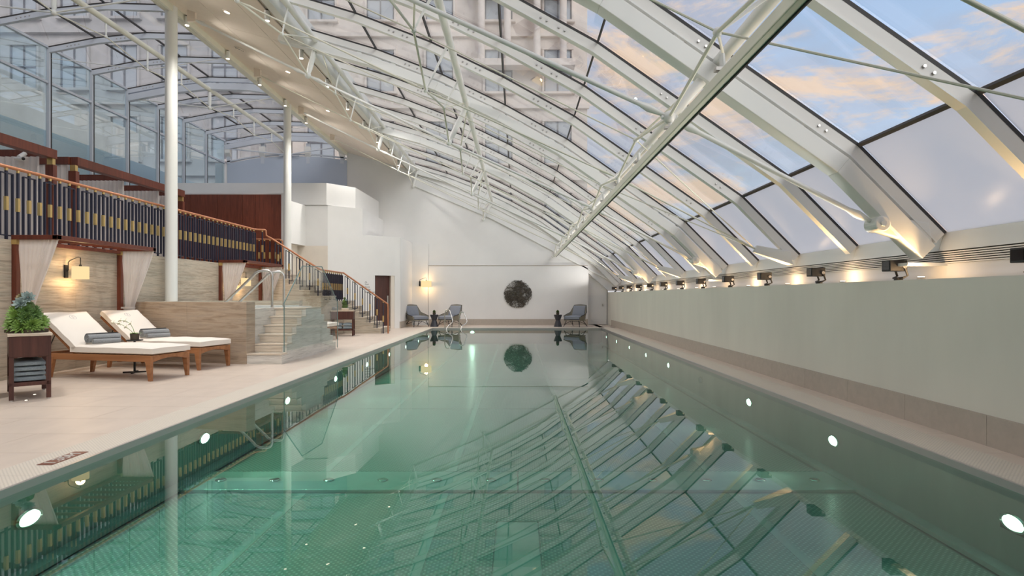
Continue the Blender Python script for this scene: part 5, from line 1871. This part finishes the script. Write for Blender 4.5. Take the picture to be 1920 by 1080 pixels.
def facade(lab, x0, x1, y, z0, z1, cols, rows_, ww, wh, mat, depth=8.0, sill0=3.0):
    r = thing('stone_building', lab, 'building', (x0, y, 0))
    MB().box(x0, x1, y, y + depth, z0, z1).build('wall', M[mat], r)
    bw = (x1 - x0) / cols
    bh = (z1 - z0 - sill0) / rows_
    fm = MB()
    fm.box(-ww / 2 - 0.12, -ww / 2, -0.16, 0.0, 0, wh)
    fm.box(ww / 2, ww / 2 + 0.12, -0.16, 0.0, 0, wh)
    fm.box(-ww / 2 - 0.12, ww / 2 + 0.12, -0.2, 0.0, wh, wh + 0.16)
    fm.box(-ww / 2 - 0.2, ww / 2 + 0.2, -0.25, 0.0, -0.14, 0)
    fme = fm.mesh('window_surround', M[mat])
    pn = MB().box(-ww / 2, ww / 2, -0.05, -0.02, 0, wh).mesh('pane', M['city_glass'])
    sm = MB()
    sm.box(-0.04, 0.04, -0.10, -0.05, 0, wh)
    sm.box(-ww / 2, ww / 2, -0.10, -0.05, wh * 0.5 - 0.04, wh * 0.5 + 0.04)
    sm.box(-ww / 2, -ww / 2 + 0.07, -0.10, -0.05, 0, wh)
    sm.box(ww / 2 - 0.07, ww / 2, -0.10, -0.05, 0, wh)
    sme = sm.mesh('sash', M['window_frame'])
    for i in range(cols):
        for j in range(rows_):
            l = ((i + 0.5) * bw, 0, z0 + sill0 + j * bh + (bh - wh) / 2)
            s_ = place(fme, 'window_surround', l, r)
            place(pn, 'pane', (0, 0, 0), s_)
            place(sme, 'sash', (0, 0, 0), s_)
    for j in range(rows_ + 1):
        z = z0 + sill0 + j * bh
        MB().box(x0 - 0.1, x1 + 0.1, y - 0.25, y, z - 0.12, z + 0.12).build('cornice', M[mat], r)
    return r


facade('tall pale stone building beyond the glass roof whose corner cuts the sky', -14.0, 4.35, 36.5, 0, 44, 5, 9, 1.7, 2.6, 'facade', sill0=4)
facade('dark stone building wing beyond the glazed vault', -46.0, -15.0, 33.0, 0, 36, 11, 8, 1.5, 2.4, 'facade_d', sill0=4)
ped = thing('stone_pediment', 'grey stone pediment on the front of the tall pale building', 'pediment', (0.5, 36.2, 21))
MB().prism_y([(-2.6, 20.2), (3.2, 20.2), (0.3, 22.0)], 35.6, 36.2).build('gable', M['facade_d'], ped)
MB().box(-2.9, 3.5, 35.4, 36.25, 19.7, 20.2).build('cornice', M['facade'], ped)
for x in (-2.2, -0.6, 1.2, 2.8):
    MB().tube((x, 35.8, 15.5), (x, 35.8, 19.7), 0.22, n=12).build('column', M['facade'], ped, smooth=True)
MB().box(-2.9, 3.5, 35.4, 36.25, 15.1, 15.5).build('base', M['facade'], ped)
facade('pale building seen through the tall glass wall behind the terrace', -19.0, -15.5, 8.0, 0, 7.8, 1, 2, 1.6, 2.0, 'facade', depth=16, sill0=1.5)
tag(MB().box(-60, 60, Y0 - 20, 90, -1.1, -0.9).build('ground', M['facade_d']), 'dark ground around the pool hall', 'ground', kind='structure')
